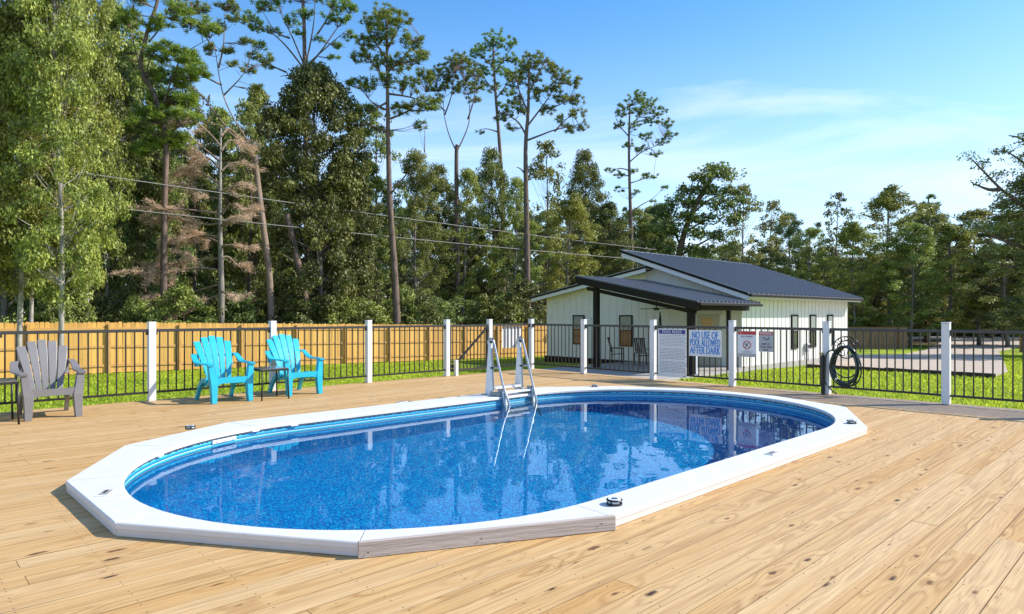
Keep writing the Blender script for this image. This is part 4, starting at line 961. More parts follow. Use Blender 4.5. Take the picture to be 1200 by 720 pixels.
# door
dr = put('door', B((.05, .98, 2.08), MAT['door'], .004), hs, (UF - .03, 13.83, .20))
put('door_pane', B((.02, .50, .36), M('amber_glass', (.62, .38, .16), .25), .003), dr, (-.022, .02, .72)); put('door_handle', B((.05, .03, .10), MAT['black'], .004), dr, (-.04, -.42, -.05))
for q in (-1, 1): put('door_casing', B((.03, .09, 2.22), MAT['siding'], .003), dr, (.008, q * .545, .05))
put('door_casing', B((.03, 1.18, .09), MAT['siding'], .003), dr, (.008, 0, 1.10))
# porch
def zP(v): return 1.67 + (v - 11.6) * .2
r3 = roof_slab('porch_roof', (11.6, 17.0), zP, 19.86, UF - .02, .04, hs, .28)
rake(r3, 11.6, 17.0, zP, 19.83, .26, .01, MAT['porch_beam'], 'rake_beam', .05)
rake(r3, 11.6, 17.0, zP, 19.82, .035, -.03, MAT['roof'], 'rake_trim', .06)
put('gutter', B((4.6, .11, .10), MAT['porch_beam'], .015), r3, (22.15, 11.545, 1.60)); put('eave_beam', B((4.5, .12, .22), MAT['porch_beam'], .005), r3, (22.2, 12.1, 1.50))
bm = NB(); prism_ax(bm, [(11.7, zP(11.7) - .045), (16.95, zP(16.95) - .045), (16.95, zP(16.95) - .07), (11.7, zP(11.7) - .07)], lambda p, tt: (19.9 + 4.5 * tt, p[0], p[1])); put('soffit', mesh(bm, 'soffit', M('porch_ceiling', (.10, .08, .06), .6)), r3)
put('front_beam', B((.14, 4.9, .13), MAT['porch_beam'], .006), r3, (20.3, 14.35, 1.80), (math.atan(.2), 0, 0))
PZ = -.84
for (u_, v_, w_) in ((20.3, 16.3, .20), (20.3, 12.12, .22), (22.9, 12.1, .13)):
    zt_ = zP(v_) - .05; put('porch_post', B((w_, w_, zt_ - PZ), MAT['porch_beam'], .006), hs, (u_, v_, (zt_ + PZ) / 2))
bm = NB(); tube(bm, smooth_path([(20.1, 11.56, 1.56), (20.2, 11.75, 1.42), (20.25, 11.93, 1.36), (20.22, 11.95, 1.1), (20.22, 11.95, -.80)], 4), .04, 8); put('downspout', mesh(bm, 'downspout', MAT['porch_beam'], True), hs)
bm = NB(); tube(bm, [(20.2, 11.86, -.1), (20.2, 11.86, -.78), (20.14, 11.70, -.84)], .03, 8); put('white_pipe', mesh(bm, 'white_pipe', MAT['white_vinyl'], True), hs)
put('security_camera', B((.16, .09, .09), MAT['clip'], .02), hs, (20.15, 16.47, 1.05))
ps = B((6.3, 5.6, .12), MAT['concrete'], .01); props(put('patio_slab', ps, None, W(21.3, 14.6, PZ - .06), (0, 0, TH)), kind='structure')
# ceiling fan, hangs from the porch roof
cf = thing('ceiling_fan', 'black ceiling fan hanging under the porch roof', 'fan', W(21.0, 14.0, 1.50), TH + .3)
bm = NB(); tube(bm, [(0, 0, 0), (0, 0, .55)], .018, 8); put('down_rod', mesh(bm, 'down_rod', MAT['black'], True), cf)
bm = NB(); disc(bm, .09, .12, -.10, 0, 18); put('motor', mesh(bm, 'motor', MAT['black']), cf)
for k_ in range(4):
    a_ = k_ * math.pi / 2; put('blade', B((.52, .12, .012), MAT['black'], .003), cf, (.36 * math.cos(a_), .36 * math.sin(a_), -.04), (.15, 0, a_))
# slim pole and dark patio chairs on the porch
pp = thing('patio_umbrella', 'closed slim black patio umbrella standing on the porch by the second window', 'umbrella', W(22.6, 14.9, PZ), TH)
bm = NB(); tube(bm, [(0, 0, .04), (0, 0, 2.2)], .025, 8); put('pole', mesh(bm, 'pole', MAT['black'], True), pp)
bm = NB(); disc(bm, .22, .20, 0, .05, 20); put('base', mesh(bm, 'base', MAT['black']), pp)
bm = NB(); tube(bm, [(0, 0, .95), (0, 0, 1.3), (0, 0, 1.8), (0, 0, 2.16)], [.06, .075, .06, .02], 9); put('folded_canopy', mesh(bm, 'folded_canopy', MAT['black'], True), pp)
def patio_chair(u_, v_, rz, lab):
    t_ = thing('patio_chair', lab, 'chair', W(u_, v_, PZ), TH + rz, 'dark patio chairs on the porch')
    for q in range(5): put('seat_slat', B((.50, .07, .02), MAT['dark_metal'], .004), t_, (0, -.2 + q * .1, .42 - .012 * q))
    for q in range(6): put('back_slat', B((.06, .018, .62), MAT['dark_metal'], .004), t_, (-.21 + q * .084, .30, .76), (-.25, 0, 0))
    put('top_rail', B((.54, .03, .06), MAT['dark_metal'], .006), t_, (0, .38, 1.08))
    for sx_ in (-1, 1):
        for y_, z_ in ((-.22, .64), (.27, .50)): put('leg', B((.045, .045, z_), MAT['dark_metal'], .004), t_, (sx_ * .27, y_, z_ / 2))
        put('armrest', B((.07, .56, .025), MAT['dark_metal'], .006), t_, (sx_ * .28, .02, .65))
patio_chair(22.7, 17.1, .5, 'dark slatted patio chair under the second window'); patio_chair(22.6, 15.7, -.5, 'dark slatted patio chair beside the closed umbrella')
# gas meter / faucet box on the sunny wall
mb = thing('meter_box', 'small grey utility meter low on the sunny side wall of the house', 'meter', W(30.6, VN - .10, -.62), TH)
put('housing', B((.30, .16, .36), MAT['sign_grey'], .02), mb, (0, 0, .35)); put('dial', B((.16, .03, .14), MAT['black'], .01), mb, (0, -.09, .40)); bm = NB(); tube(bm, [(.05, -.02, .2), (.05, -.02, -.25)], .025, 8); put('riser_pipe', mesh(bm, 'riser_pipe', MAT['sign_grey'], True), mb)

# ------------------------------------------------------------------ overhead cables and a vent pole
cb_ = thing('overhead_cable', 'upper grey overhead cable crossing in front of the trees', 'cable', PX(100, 198, 26), 0, 'overhead cables')
def cable(root, P0, P1, sag):
    bm = NB(); pts = [P0.lerp(P1, i / 40) - Vector((0, 0, sag * 4 * (i / 40) * (1 - i / 40))) - root.location for i in range(41)]; tube(bm, pts, .022, 6); put('cable', mesh(bm, 'cable', MAT['wire'], True), root)
def ext(a, b, k_): return a + (b - a) * k_
a, b = PX(100, 198, 26), PX(735, 288, 55); cable(cb_, ext(a, b, -.35), ext(a, b, 1.12), .25)
put('insulator', B((.10, .10, .22), MAT['dark_metal'], .02), cb_, b - cb_.location)
cb2 = thing('overhead_cable', 'lower grey overhead cable crossing in front of the trees', 'cable', PX(100, 235, 26), 0, 'overhead cables')
a, b = PX(100, 235, 26), PX(760, 304, 53); cable(cb2, ext(a, b, -.35), ext(a, b, 1.12), .25)
put('insulator', B((.10, .10, .22), MAT['dark_metal'], .02), cb2, b - cb2.location)
up = thing('utility_pole', 'pale utility pole standing behind the house roof', 'pole', Vector((17.1, 63, ground(0, 63))))
bm = NB(); tube(bm, [(0, 0, 0), (0, 0, 8.9)], [.13, .10], 10); put('shaft', mesh(bm, 'shaft', M('pole_wood', (.42, .39, .35), .8, noise=.1), True), up)
put('crossarm', B((1.2, .09, .10), MAT['brown_wood'], .005), up, (0, -.12, 8.2))

# ------------------------------------------------------------------ trees
def leafquads(g, C, Rr, per, size, tintc, flat=.65, upb=.35, aspect=.55, jit=.22):
    """per leaves round every centre C (n,3) with radius Rr (n,)"""
    n = len(C); idx = np.repeat(np.arange(n), per); m = len(idx)
    d = g.normal(0, 1, (m, 3)); d /= np.linalg.norm(d, axis=1)[:, None] + 1e-9
    r = g.random(m) ** .45
    off = d * (r * Rr[idx])[:, None]; off[:, 2] *= flat
    P = C[idx] + off
    nrm = d * .55 + g.normal(0, .6, (m, 3)); nrm[:, 2] += upb; nrm /= np.linalg.norm(nrm, axis=1)[:, None] + 1e-9
    t = g.normal(0, 1, (m, 3)); a = np.cross(nrm, t); a /= np.linalg.norm(a, axis=1)[:, None] + 1e-9; b = np.cross(nrm, a)
    s = size * (.6 + .8 * g.random(m)); a *= (s * .5)[:, None]; b *= (s * .5 * aspect)[:, None]
    V = np.stack([P - a, P + b, P + a, P - b], 1)
    tint = np.clip(tintc[idx] + g.normal(0, jit, m), 0, 1)
    return V, tint

def broadleaf(seed, H, R, base, mat, bark, nclump=150, per=90, leaf=.2, tr=.16, lean=(0, 0), full=.7, cl=(.14, .24), flat=.65, lobes=.28, stems=1, twig=True, topw=0.0):
    g = np.random.default_rng(seed); rn = random.Random(seed)
    ph = g.random(6) * 6.28
    def radius(t, a):
        s = (t - base) / (1 - base); p = max(0.0, math.sin(math.pi * min(1, max(0, s)) ** (.72 + topw))) ** full
        return R * (p * .92 + .05) * (1 + lobes * (math.sin(2 * a + ph[0] + 5 * s) * .5 + math.sin(3 * a + ph[1] - 7 * s) * .5) + lobes * .5 * math.sin(13 * s + ph[2]))
    def axis(t): return Vector((lean[0] * t * t * H + .012 * H * math.sin(5 * t + ph[3]), lean[1] * t * t * H + .012 * H * math.sin(4 * t + ph[4]), t * H))
    C, RR = [], []
    while len(C) < nclump:
        t = base + (1 - base) * rn.random() ** .85; a = rn.random() * 6.283
        rr = radius(t, a) * (.25 + .75 * math.sqrt(rn.random()))
        p = axis(t) + Vector((math.cos(a) * rr, math.sin(a) * rr, 0))
        C.append(p); RR.append(R * rn.uniform(*cl))
    Cn = np.array([tuple(c) for c in C]); Rn = np.array(RR)
    V, T = leafquads(g, Cn, Rn, per, leaf, g.random(nclump) * .55 + .2, flat)
    crown = tri_mesh('crown', V, T, mat, 4)
    bm = NB()
    for s_ in range(stems):
        o = Vector((rn.uniform(-.5, .5), rn.uniform(-.5, .5), 0)) if stems > 1 and s_ else Vector()
        pts = [axis(t) + o * (1 - t) for t in [i / 9 * .93 for i in range(10)]]
        tube(bm, pts, [max(.012, tr * (1.18 if i == 0 else 1) * (1 - i / 10) ** .75) for i in range(10)], 8)
    for c in C[::2] if twig else []:
        t = max(base * .75, min(.9, c.z / H * rn.uniform(.72, .92))); st_ = axis(t); mid = st_.lerp(c, .5) + Vector((0, 0, -.05 * (c - st_).length + rn.uniform(-.1, .15)))
        r0 = max(.010, tr * .22 * (1 - t) + .006); tube(bm, [st_, mid, c], [r0, r0 * .6, .006], 4, False)
    trunk = mesh(bm, 'trunk', bark, True, False)
    return trunk, crown

BARK = {'grey': bark_material('bark_grey', (.30, .27, .23), (.17, .15, .13)), 'brown': bark_material('bark_brown', (.17, .12, .09), (.09, .06, .045)),
        'pine': bark_material('bark_pine', (.23, .16, .13), (.10, .07, .055), 9, .3), 'pale': bark_material('bark_pale', (.48, .45, .40), (.20, .17, .14), 5, .5),
        'dead': bark_material('bark_dead', (.30, .22, .17), (.21, .15, .115))}
LF = {'bright': leaf_material('leaf_bright', (.09, .12, .022), (.44, .45, .09), .24), 'mid': leaf_material('leaf_mid', (.06, .095, .022), (.40, .44, .095), .24),
      'dark': leaf_material('leaf_dark', (.045, .07, .018), (.26, .30, .07), .24), 'gloss': leaf_material('leaf_gloss', (.035, .05, .012), (.26, .27, .06), .15, .5, .4),
      'olive': leaf_material('leaf_olive', (.08, .10, .025), (.30, .31, .075), .38), 'needle': leaf_material('pine_needles', (.06, .10, .018), (.26, .34, .06), .3, .5, .3),
      'needle_bright': leaf_material('pine_needles_bright', (.09, .13, .018), (.33, .38, .06), .35, .5, .3), 'deadtwig': leaf_material('dead_twigs', (.42, .26, .18), (.70, .50, .38), .2, .8, .1)}
PROTO = {
 'light': [broadleaf(45, 14, 2.9, .12, LF['bright'], BARK['grey'], 170, 120, .17, .15, full=.55, lobes=.45), broadleaf(46, 14, 2.7, .15, LF['bright'], BARK['grey'], 150, 110, .17, .14, full=.6, lobes=.5)],
 'bright': [broadleaf(11, 13.5, 2.5, .20, LF['bright'], BARK['pale'], 240, 150, .145, .15, full=.5, cl=(.15, .27)), broadleaf(12, 13.5, 2.4, .22, LF['bright'], BARK['pale'], 230, 145, .145, .14, full=.5, cl=(.15, .27))],
 'gloss': [broadleaf(21, 13.5, 3.4, .03, LF['gloss'], BARK['grey'], 460, 170, .165, .2, full=.42, cl=(.12, .22))],
 'dark': [broadleaf(31, 14, 2.9, .10, LF['dark'], BARK['brown'], 210, 165, .155, .17, full=.5), broadleaf(32, 14, 2.6, .16, LF['dark'], BARK['grey'], 200, 165, .155, .15, full=.55, lobes=.4)],
 'mid': [broadleaf(41, 14, 2.8, .10, LF['mid'], BARK['grey'], 210, 165, .155, .15, full=.5, lobes=.35), broadleaf(42, 14, 2.5, .14, LF['mid'], BARK['brown'], 200, 165, .155, .14, full=.6, lobes=.45), broadleaf(43, 14, 3.1, .08, LF['olive'], BARK['grey'], 200, 165, .155, .17, full=.5, lobes=.35)],
 'airy': [broadleaf(51, 14, 3.2, .25, LF['olive'], BARK['brown'], 105, 42, .23, .15, full=.55, cl=(.10, .2), lobes=.5), broadleaf(52, 14, 3.0, .25, LF['dark'], BARK['brown'], 95, 40, .24, .15, full=.6, cl=(.10, .19), lobes=.5)],
 'bush': [broadleaf(63, 4, 1.9, .0, LF['gloss'], BARK['brown'], 80, 80, .15, .05, full=.5, cl=(.15, .28), twig=False, lobes=.5), broadleaf(61, 4, 1.9, .0, LF['dark'], BARK['brown'], 70, 60, .19, .05, full=.4, cl=(.2, .32), twig=False), broadleaf(62, 4, 1.8, .0, LF['mid'], BARK['brown'], 70, 60, .19, .05, full=.4, cl=(.2, .32), twig=False)],
}
tr_rnd = random.Random(99)
def plant(kind, name, label, cat, X, Y, H, width=None, group=None, k=None, rz=None):
    P = PROTO[kind]; tk, cw = P[k if k is not None else tr_rnd.randrange(len(P))]
    H0 = {'bright': 13.5, 'gloss': 13.5, 'bush': 4}.get(kind, 14); R0 = {'bright': 2.45, 'gloss': 3.4, 'bush': 1.85, 'airy': 3.1}.get(kind, 2.8)
    t_ = thing(name, label, cat, (X, Y, ground(X, Y) - .08), tr_rnd.random() * 6.28 if rz is None else rz, group)
    s = H / H0; w = (width / 2 / R0) if width else s
    t_.scale = (w, w, s); put('trunk', tk, t_); put('crown', cw, t_); return t_
def plant_px(kind, label, x, ytop, Z, wpx, group=None, name=None, cat='tree', k=None, rz=None):
    X = (x - 600) * Z / F; H = EYE - (ytop - HY) * Z / F - ground(X, Z)
    return plant(kind, name or 'broadleaf_tree', label, cat, X, Z, H, wpx * Z / F, group, k, rz)

# bright trees standing inside the yellow fence on the left
plant_px('bright', 'bright green tree whose pale trunk stands before the yellow fence, nearest the grey chair', 68, -42, 21.2, 104, name='sweetgum_tree', k=0, rz=.4)
plant_px('bright', 'bright green tree at the left edge with a thin white trunk', 24, -50, 21.8, 112, name='sweetgum_tree', k=1, rz=2.0)
plant_px('bright', 'leafy tree cut off by the left edge of the photo', -48, -60, 21.0, 130, name='sweetgum_tree', k=0, rz=4.0)
plant_px('bright', 'slim pale trunked tree between the two nearest bright trees on the left', 40, -20, 23.5, 84, name='sweetgum_tree', k=1, rz=3.6)
plant_px('bright', 'slender bright tree just right of the nearest pale trunk, standing behind the yellow fence', 98, -60, 27.5, 92, name='sweetgum_tree', k=0, rz=5.2)
# specific forest trees, left to right
GF = 'trees behind the yellow fence'
FT = [
 (122, 60, 31.5, 105, 'dark', 'tall dark tree with a straight grey trunk right of the bright left trees'), (60, 20, 33, 120, 'dark', 'dark tree filling the gap behind the bright left trees'),
 (5, 30, 30, 130, 'mid', 'mid green tree behind the left edge trees'), (-70, 10, 34, 150, 'dark', 'dark tree past the left edge of the fence'),
 (165, 150, 37, 90, 'mid', 'green tree behind the dead brown branches, left side'), (228, 105, 41, 80, 'airy', 'thin crowned tree rising behind the dead brown tree'),
 (255, 130, 45, 95, 'mid', 'rounded tree behind the leaning pine, left side'), (292, 120, 42, 80, 'airy', 'sparse tree between the leaning pine and the magnolia'),
 (205, 170, 44, 100, 'dark', 'dark tree low behind the dead brown tree'), (300, 190, 48, 90, 'dark', 'dark tree just right of the leaning pine trunk'),
 (440, 128, 46, 78, 'airy', 'airy olive tree right of the magnolia'), (432, 190, 42, 70, 'mid', 'green tree tucked between the magnolia and the tallest pine'),
 (488, 178, 47, 70, 'mid', 'mid green tree right of the tallest pine'), (515, 195, 52, 62, 'dark', 'dark narrow tree left of the forked pine trunk'),
 (545, 200, 50, 70, 'light', 'green tree round the foot of the forked pine'), (578, 176, 54, 62, 'dark', 'dark tree with a pointed top between two pines'),
 (604, 210, 50, 60, 'light', 'green tree left of the pine with the long side branch'), (640, 166, 58, 80, 'airy', 'tall airy tree right of the pine with the long side branch'),
 (668, 230, 52, 84, 'light', 'sunlit olive tree above the left end of the house roof'), (688, 178, 62, 62, 'dark', 'dark tree with a notched top left of the lone pine'),
 (712, 238, 60, 66, 'dark', 'dark tree behind the house gable'), (745, 245, 66, 76, 'mid', 'tree round the foot of the lone pine'), (772, 240, 68, 60, 'dark', 'dark tree right of the lone pine'),
]
for x, y, Z, w, kd, lab in FT: plant_px(kd, lab, x, y, Z, w, GF)
FR = 'trees along the far side of the road'
RT = [
 (872, 218, 64, 62, 'airy', 'yellow green tree joined to the leaning oak above the roof'), (905, 236, 66, 58, 'airy', 'thin tree above the middle of the dark roof'), (926, 250, 70, 50, 'dark', 'dark tree above the right half of the roof'),
 (948, 268, 66, 62, 'light', 'round green tree above the right end of the roof'), (980, 226, 70, 62, 'airy', 'tree with a dark open top right of the roof'), (1000, 262, 62, 70, 'light', 'green tree over the right end of the brown fence'),
 (1042, 220, 64, 86, 'light', 'tallest sunlit tree above the brown fence'), (1086, 240, 70, 60, 'dark', 'dark tree right of the tallest sunlit tree'), (1112, 262, 62, 80, 'light', 'green tree above the driveway bend'),
 (1068, 262, 60, 70, 'mid', 'olive tree between the sunlit tree and the driveway bend'), (1145, 246, 63, 92, 'light', 'broad green tree left of the overhanging branches'), (1180, 250, 58, 90, 'dark', 'dark tree behind the overhanging branches'),
 (1225, 235, 60, 100, 'mid', 'green tree at the right edge'), (1280, 210, 62, 120, 'dark', 'dark tree past the right edge'), (965, 290, 74, 60, 'dark', 'low dark tree above the end of the roof'),
 (1025, 300, 76, 70, 'dark', 'low dark tree behind the brown fence'), (900, 290, 78, 70, 'dark', 'low dark tree behind the ridge of the roof'),
]
for x, y, Z, w, kd, lab in RT: plant_px(kd, lab, x, y, Z, w, FR)
plant_px('mid', 'tall green tree filling the top left behind the tufted pine', 142, 8, 35, 100, GF)
plant_px('dark', 'dark tree between the tufted pine and the bright left trees', 172, 70, 37, 84, GF)
plant_px('mid', 'green tree rising just left of the magnolia top', 300, 105, 44, 84, GF)
# trees outside the frame on the right, whose shade falls across the driveway
plant('dark', 'broadleaf_tree', 'dark tree standing right of the driveway outside the view', 'tree', 33.0, 40.5, 12.5, 7.0, FR)
plant('mid', 'broadleaf_tree', 'green tree standing well right of the driveway outside the view', 'tree', 39.5, 39.0, 14.5, 7.5, FR)
# second rows that fill the wood
for i in range(34):
    x = -90 + i * 26 + tr_rnd.uniform(-8, 8); Z = tr_rnd.uniform(50, 78) if x < 640 else tr_rnd.uniform(78, 92)
    y = tr_rnd.uniform(175, 240) if x < 400 else tr_rnd.uniform(235, 290)
    plant_px(tr_rnd.choice(['dark', 'dark', 'mid']), 'dark tree in the deep wood behind the front rows of trees', x, y, Z, tr_rnd.uniform(62, 84), 'inner wood trees')
for i in range(26):
    x = 800 + i * 24 + tr_rnd.uniform(-8, 8); Z = tr_rnd.uniform(76, 96)
    plant_px('mid', 'green tree deep in the wood beyond the road', x, tr_rnd.uniform(285, 318), Z, tr_rnd.uniform(56, 76), 'wood trees beyond the road')
# understory
ANC = [(60, 'the grey chair'), (120, 'the railing middle beside the grey chair'), (178, 'the second white post'), (262, 'the left aqua chair'), (347, 'the right aqua chair'), (431, 'the fourth white post'), (500, 'the gate post'), (576, 'the pool ladder'), (640, 'the house wall corner')]
for i in range(24):
    x = 70 + i * 23.6 + tr_rnd.uniform(-5, 5); kx = (x - 600) / F; Zf = VF / (CU - kx * SU); Z = Zf + tr_rnd.uniform(2.2, 7)
    bi_ = min(range(len(ANC)), key=lambda q: abs(ANC[q][0] - x)); dx_ = x - ANC[bi_][0]
    side = 'directly behind' if abs(dx_) < 9 else ('a little left of' if dx_ > -26 else 'well left of') if dx_ < 0 else ('a little right of' if dx_ < 26 else 'well right of')
    plant_px('bush', 'bush behind the yellow fence, ' + side + ' ' + ANC[bi_][1], x, tr_rnd.uniform(322, 362), Z, tr_rnd.uniform(44, 80), 'bushes behind the yellow fence', 'understory_bush', 'bush')
for i in range(26):
    x = 995 + i * 11 + tr_rnd.uniform(-4, 4); Z = tr_rnd.uniform(88, 94)
    plant_px('bush', 'leafy bush at the foot of the wood beyond the far road', x, tr_rnd.uniform(348, 366), Z, tr_rnd.uniform(34, 52), 'bushes beyond the far road', 'understory_bush', 'bush')
# far wood as one mass
g = np.random.default_rng(77); nC = 1500
Yc = 104 + g.random(nC) * 22; Xc = (g.random(nC) * 1700 - 250 - 600) / F * Yc; Zc_ = -1.5 + g.random(nC) ** .8 * (10 + 3 * np.sin(Xc * .11))
V, T = leafquads(g, np.stack([Xc, Yc, Zc_], 1), np.full(nC, 2.6), 26, .95, g.random(nC) * .5, .9)
props(put('far_wood', tri_mesh('far_wood', V, T, LF['dark'], 4)), 'continuous dark wood closing the view far behind the trees', 'wood', kind='stuff')

# ---- trees drawn individually: control points in the tree's own upright plane, given depth by jitter
def individual(name, label, Z, trunk_pts, tr_px, limbs, tufts, leafmat, bark, mode='needle', seed=1, dens=1.0, cat='tree', nl=.26, twigs=True, deep=1.0, base_y=None):
    rn = random.Random(seed); g = np.random.default_rng(seed)
    bx0 = trunk_pts[0][0]; X0 = (bx0 - 600) * Z / F; zg = ground(X0, Z); root = thing(name, label, cat, (X0, Z, zg - .05))
    def L3(x, y, d=0): return PX(x, y, Z) + Vector((0, d, 0)) - root.location
    tp = [L3(*trunk_pts[0])] + [L3(x, y) for x, y in trunk_pts[1:]]; tp[0].z = 0
    s = Z / F; bm = NB(); sp_ = smooth_path(tp, 4); n = len(sp_)
    r0, r1 = tr_px[0] * s / 2, tr_px[1] * s / 2
    tube(bm, sp_, [(r0 + (r1 - r0) * i / (n - 1)) * (1.25 if i == 0 else 1) for i in range(n)], 9)
    put('trunk', mesh(bm, 'trunk', bark, True, False), root)
    anchors = [(p, r0 + (r1 - r0) * i / (n - 1)) for i, p in enumerate(sp_) if i > n * .35]
    for lb in limbs:
        d = rn.uniform(-1, 1) * deep; pts = [L3(x, y, d * s * 22 * (i / (len(lb) - 1))) for i, (x, y) in enumerate(lb)]
        q = smooth_path(pts, 3); m = len(q); bm = NB(); rr = max(.03, r0 * .30)
        tube(bm, q, [rr * (1 - .82 * i / (m - 1)) for i in range(m)], 6); put('limb', mesh(bm, 'limb', bark, True, False), root)
        anchors += [(p, .03) for p in q[1:]]
    C, tw = [], NB(); An = np.array([tuple(a_[0]) for a_ in anchors])
    for (x, y, r) in tufts:
        k_ = max(3, int(r * r * .15 * dens))
        dd = rn.uniform(-1, 1) * r * s * .8 * deep
        for _ in range(k_):
            a_ = rn.random() * 6.283; q = math.sqrt(rn.random()); ry = .55
            p = L3(x + r * q * math.cos(a_), y + r * ry * q * math.sin(a_), dd + rn.gauss(0, .5) * r * s)
            C.append(p)
    if twigs and C:
        for p in C:
            pv = np.array(tuple(p)); dist = np.linalg.norm(An - pv, axis=1) + np.maximum(0, An[:, 2] - pv[2]) * 1.5; b_ = Vector(An[int(np.argmin(dist))])
            mid = b_.lerp(p, .55) + Vector((rn.uniform(-.08, .08), rn.uniform(-.08, .08), -.06 * (p - b_).length)); tube(tw, [b_, mid, p], [.014, .010, .005], 3, False)
        t2 = put('twigs', mesh(tw, 'twigs', bark, True, False), root); t2['kind'] = 'stuff'
    Cn = np.array([tuple(c) for c in C])
    if mode == 'needle':
        per = 30; m = len(Cn) * per; idx = np.repeat(np.arange(len(Cn)), per)
        d = g.normal(0, 1, (m, 3)); d[:, 2] = np.abs(d[:, 2]) * .8 - .15; d /= np.linalg.norm(d, axis=1)[:, None]
        st_ = Cn[idx] + g.normal(0, .05, (m, 3)); ln = nl * .85 * (.6 + .6 * g.random(m)); e_ = st_ + d * ln[:, None]
        w = np.cross(d, g.normal(0, 1, (m, 3))); w /= np.linalg.norm(w, axis=1)[:, None]; w *= (.010 + .00028 * Z) * 1.15
        V = np.stack([st_ - w, st_ + w, e_], 1); T = np.clip(g.random(len(Cn))[idx] * .6 + .2 + g.normal(0, .15, m), 0, 1)
        put('crown', tri_mesh('crown', V, T, leafmat, 3), root)
    else:
        V, T = leafquads(g, Cn, np.full(len(Cn), .42 * Z / 40), 20, nl, g.random(len(Cn)) * .6 + .2, .6); put('crown', tri_mesh('crown', V, T, leafmat, 4), root)
    return root
NEED = LF['needle']
individual('pine_tree', 'tallest pine right of the magnolia with a straight thin trunk and high crown', 35.5, [(467, 384), (463, 330), (457, 240), (455, 170), (454, 100), (453, 20)], (9.5, 2.5),
  [[(456, 230), (470, 214), (484, 200), (500, 184)], [(455, 130), (435, 118), (420, 100)], [(455, 140), (478, 128), (498, 105)], [(454, 95), (437, 75), (422, 52)], [(454, 85), (474, 66), (492, 42)], [(454, 120), (440, 128), (424, 138)], [(453, 60), (462, 40), (470, 22)], [(454, 110), (480, 112), (502, 118)], [(454, 70), (438, 48), (430, 30)], [(455, 155), (435, 150), (414, 152)]],
  [(452, 14, 16), (440, 30, 15), (468, 28, 15), (430, 50, 14), (452, 48, 15), (482, 48, 15), (423, 68, 12), (445, 72, 14), (470, 74, 15), (493, 70, 13), (412, 95, 10), (432, 100, 13), (455, 98, 12), (480, 100, 14), (500, 92, 12), (505, 115, 11), (486, 124, 12), (422, 132, 12), (436, 126, 10), (470, 128, 11), (410, 150, 8), (425, 156, 9), (445, 150, 8), (492, 148, 8), (508, 128, 8)], NEED, BARK['pine'], seed=1, dens=1.05)
individual('pine_tree', 'forked pine with a high rounded crown between the tallest pine and the next pine', 50, [(537, 384), (536, 300), (535, 230), (535, 178), (536, 170)], (6.5, 4),
  [[(535, 178), (527, 160), (521, 140), (518, 118), (522, 92)], [(536, 176), (543, 160), (549, 140), (549, 115), (545, 90)], [(521, 135), (530, 115), (534, 90)], [(548, 140), (556, 120), (558, 100)], [(519, 120), (512, 105), (510, 92)], [(521, 130), (513, 122), (508, 126)]],
  [(534, 70, 15), (520, 78, 12), (547, 76, 13), (512, 90, 11), (530, 88, 12), (556, 90, 11), (508, 102, 9), (524, 100, 10), (545, 100, 12), (560, 104, 9), (512, 114, 7), (555, 116, 8), (534, 108, 6), (506, 128, 5)], NEED, BARK['pine'], seed=2, dens=1.5)
individual('pine_tree', 'tall pine with a high crown, second from the right of the pine group', 55, [(590, 384), (589, 250), (588, 210), (584, 150), (580, 100), (578, 55)], (6.5, 2),
  [[(584, 155), (572, 153), (562, 155)], [(582, 110), (570, 95), (562, 80)], [(582, 115), (594, 100), (602, 88)], [(580, 85), (590, 70), (598, 56)], [(580, 80), (568, 68), (560, 58)]],
  [(580, 50, 13), (566, 54, 11), (594, 54, 12), (560, 66, 10), (580, 68, 12), (602, 66, 10), (566, 82, 11), (588, 84, 12), (604, 90, 9), (560, 96, 8), (576, 100, 10), (596, 108, 9), (604, 122, 7), (586, 124, 6), (562, 156, 5)], NEED, BARK['pine'], seed=3, dens=1.5)
individual('pine_tree', 'pine with long side branches reaching right, left of the house', 43, [(619, 384), (618, 330), (617, 250), (616, 175), (619, 130), (620, 80)], (8.5, 2.5),
  [[(617, 165), (632, 160), (650, 154), (672, 150), (684, 146)], [(617, 160), (608, 146), (595, 138), (588, 134)], [(618, 148), (632, 130), (645, 112), (652, 95)], [(618, 130), (608, 108), (604, 85)], [(619, 110), (632, 88), (640, 74)], [(632, 130), (650, 126), (664, 120)], [(616, 205), (610, 196), (605, 192)], [(650, 154), (662, 140), (672, 130)]],
  [(625, 66, 13), (610, 80, 12), (640, 76, 13), (655, 88, 12), (668, 100, 12), (600, 96, 11), (622, 92, 13), (645, 104, 12), (676, 116, 11), (604, 116, 10), (628, 112, 11), (658, 118, 11), (594, 132, 10), (612, 132, 8), (642, 130, 9), (676, 134, 10), (684, 148, 8), (666, 150, 9), (586, 142, 7), (600, 148, 7), (654, 140, 7)], NEED, BARK['pine'], seed=4, dens=1.25)
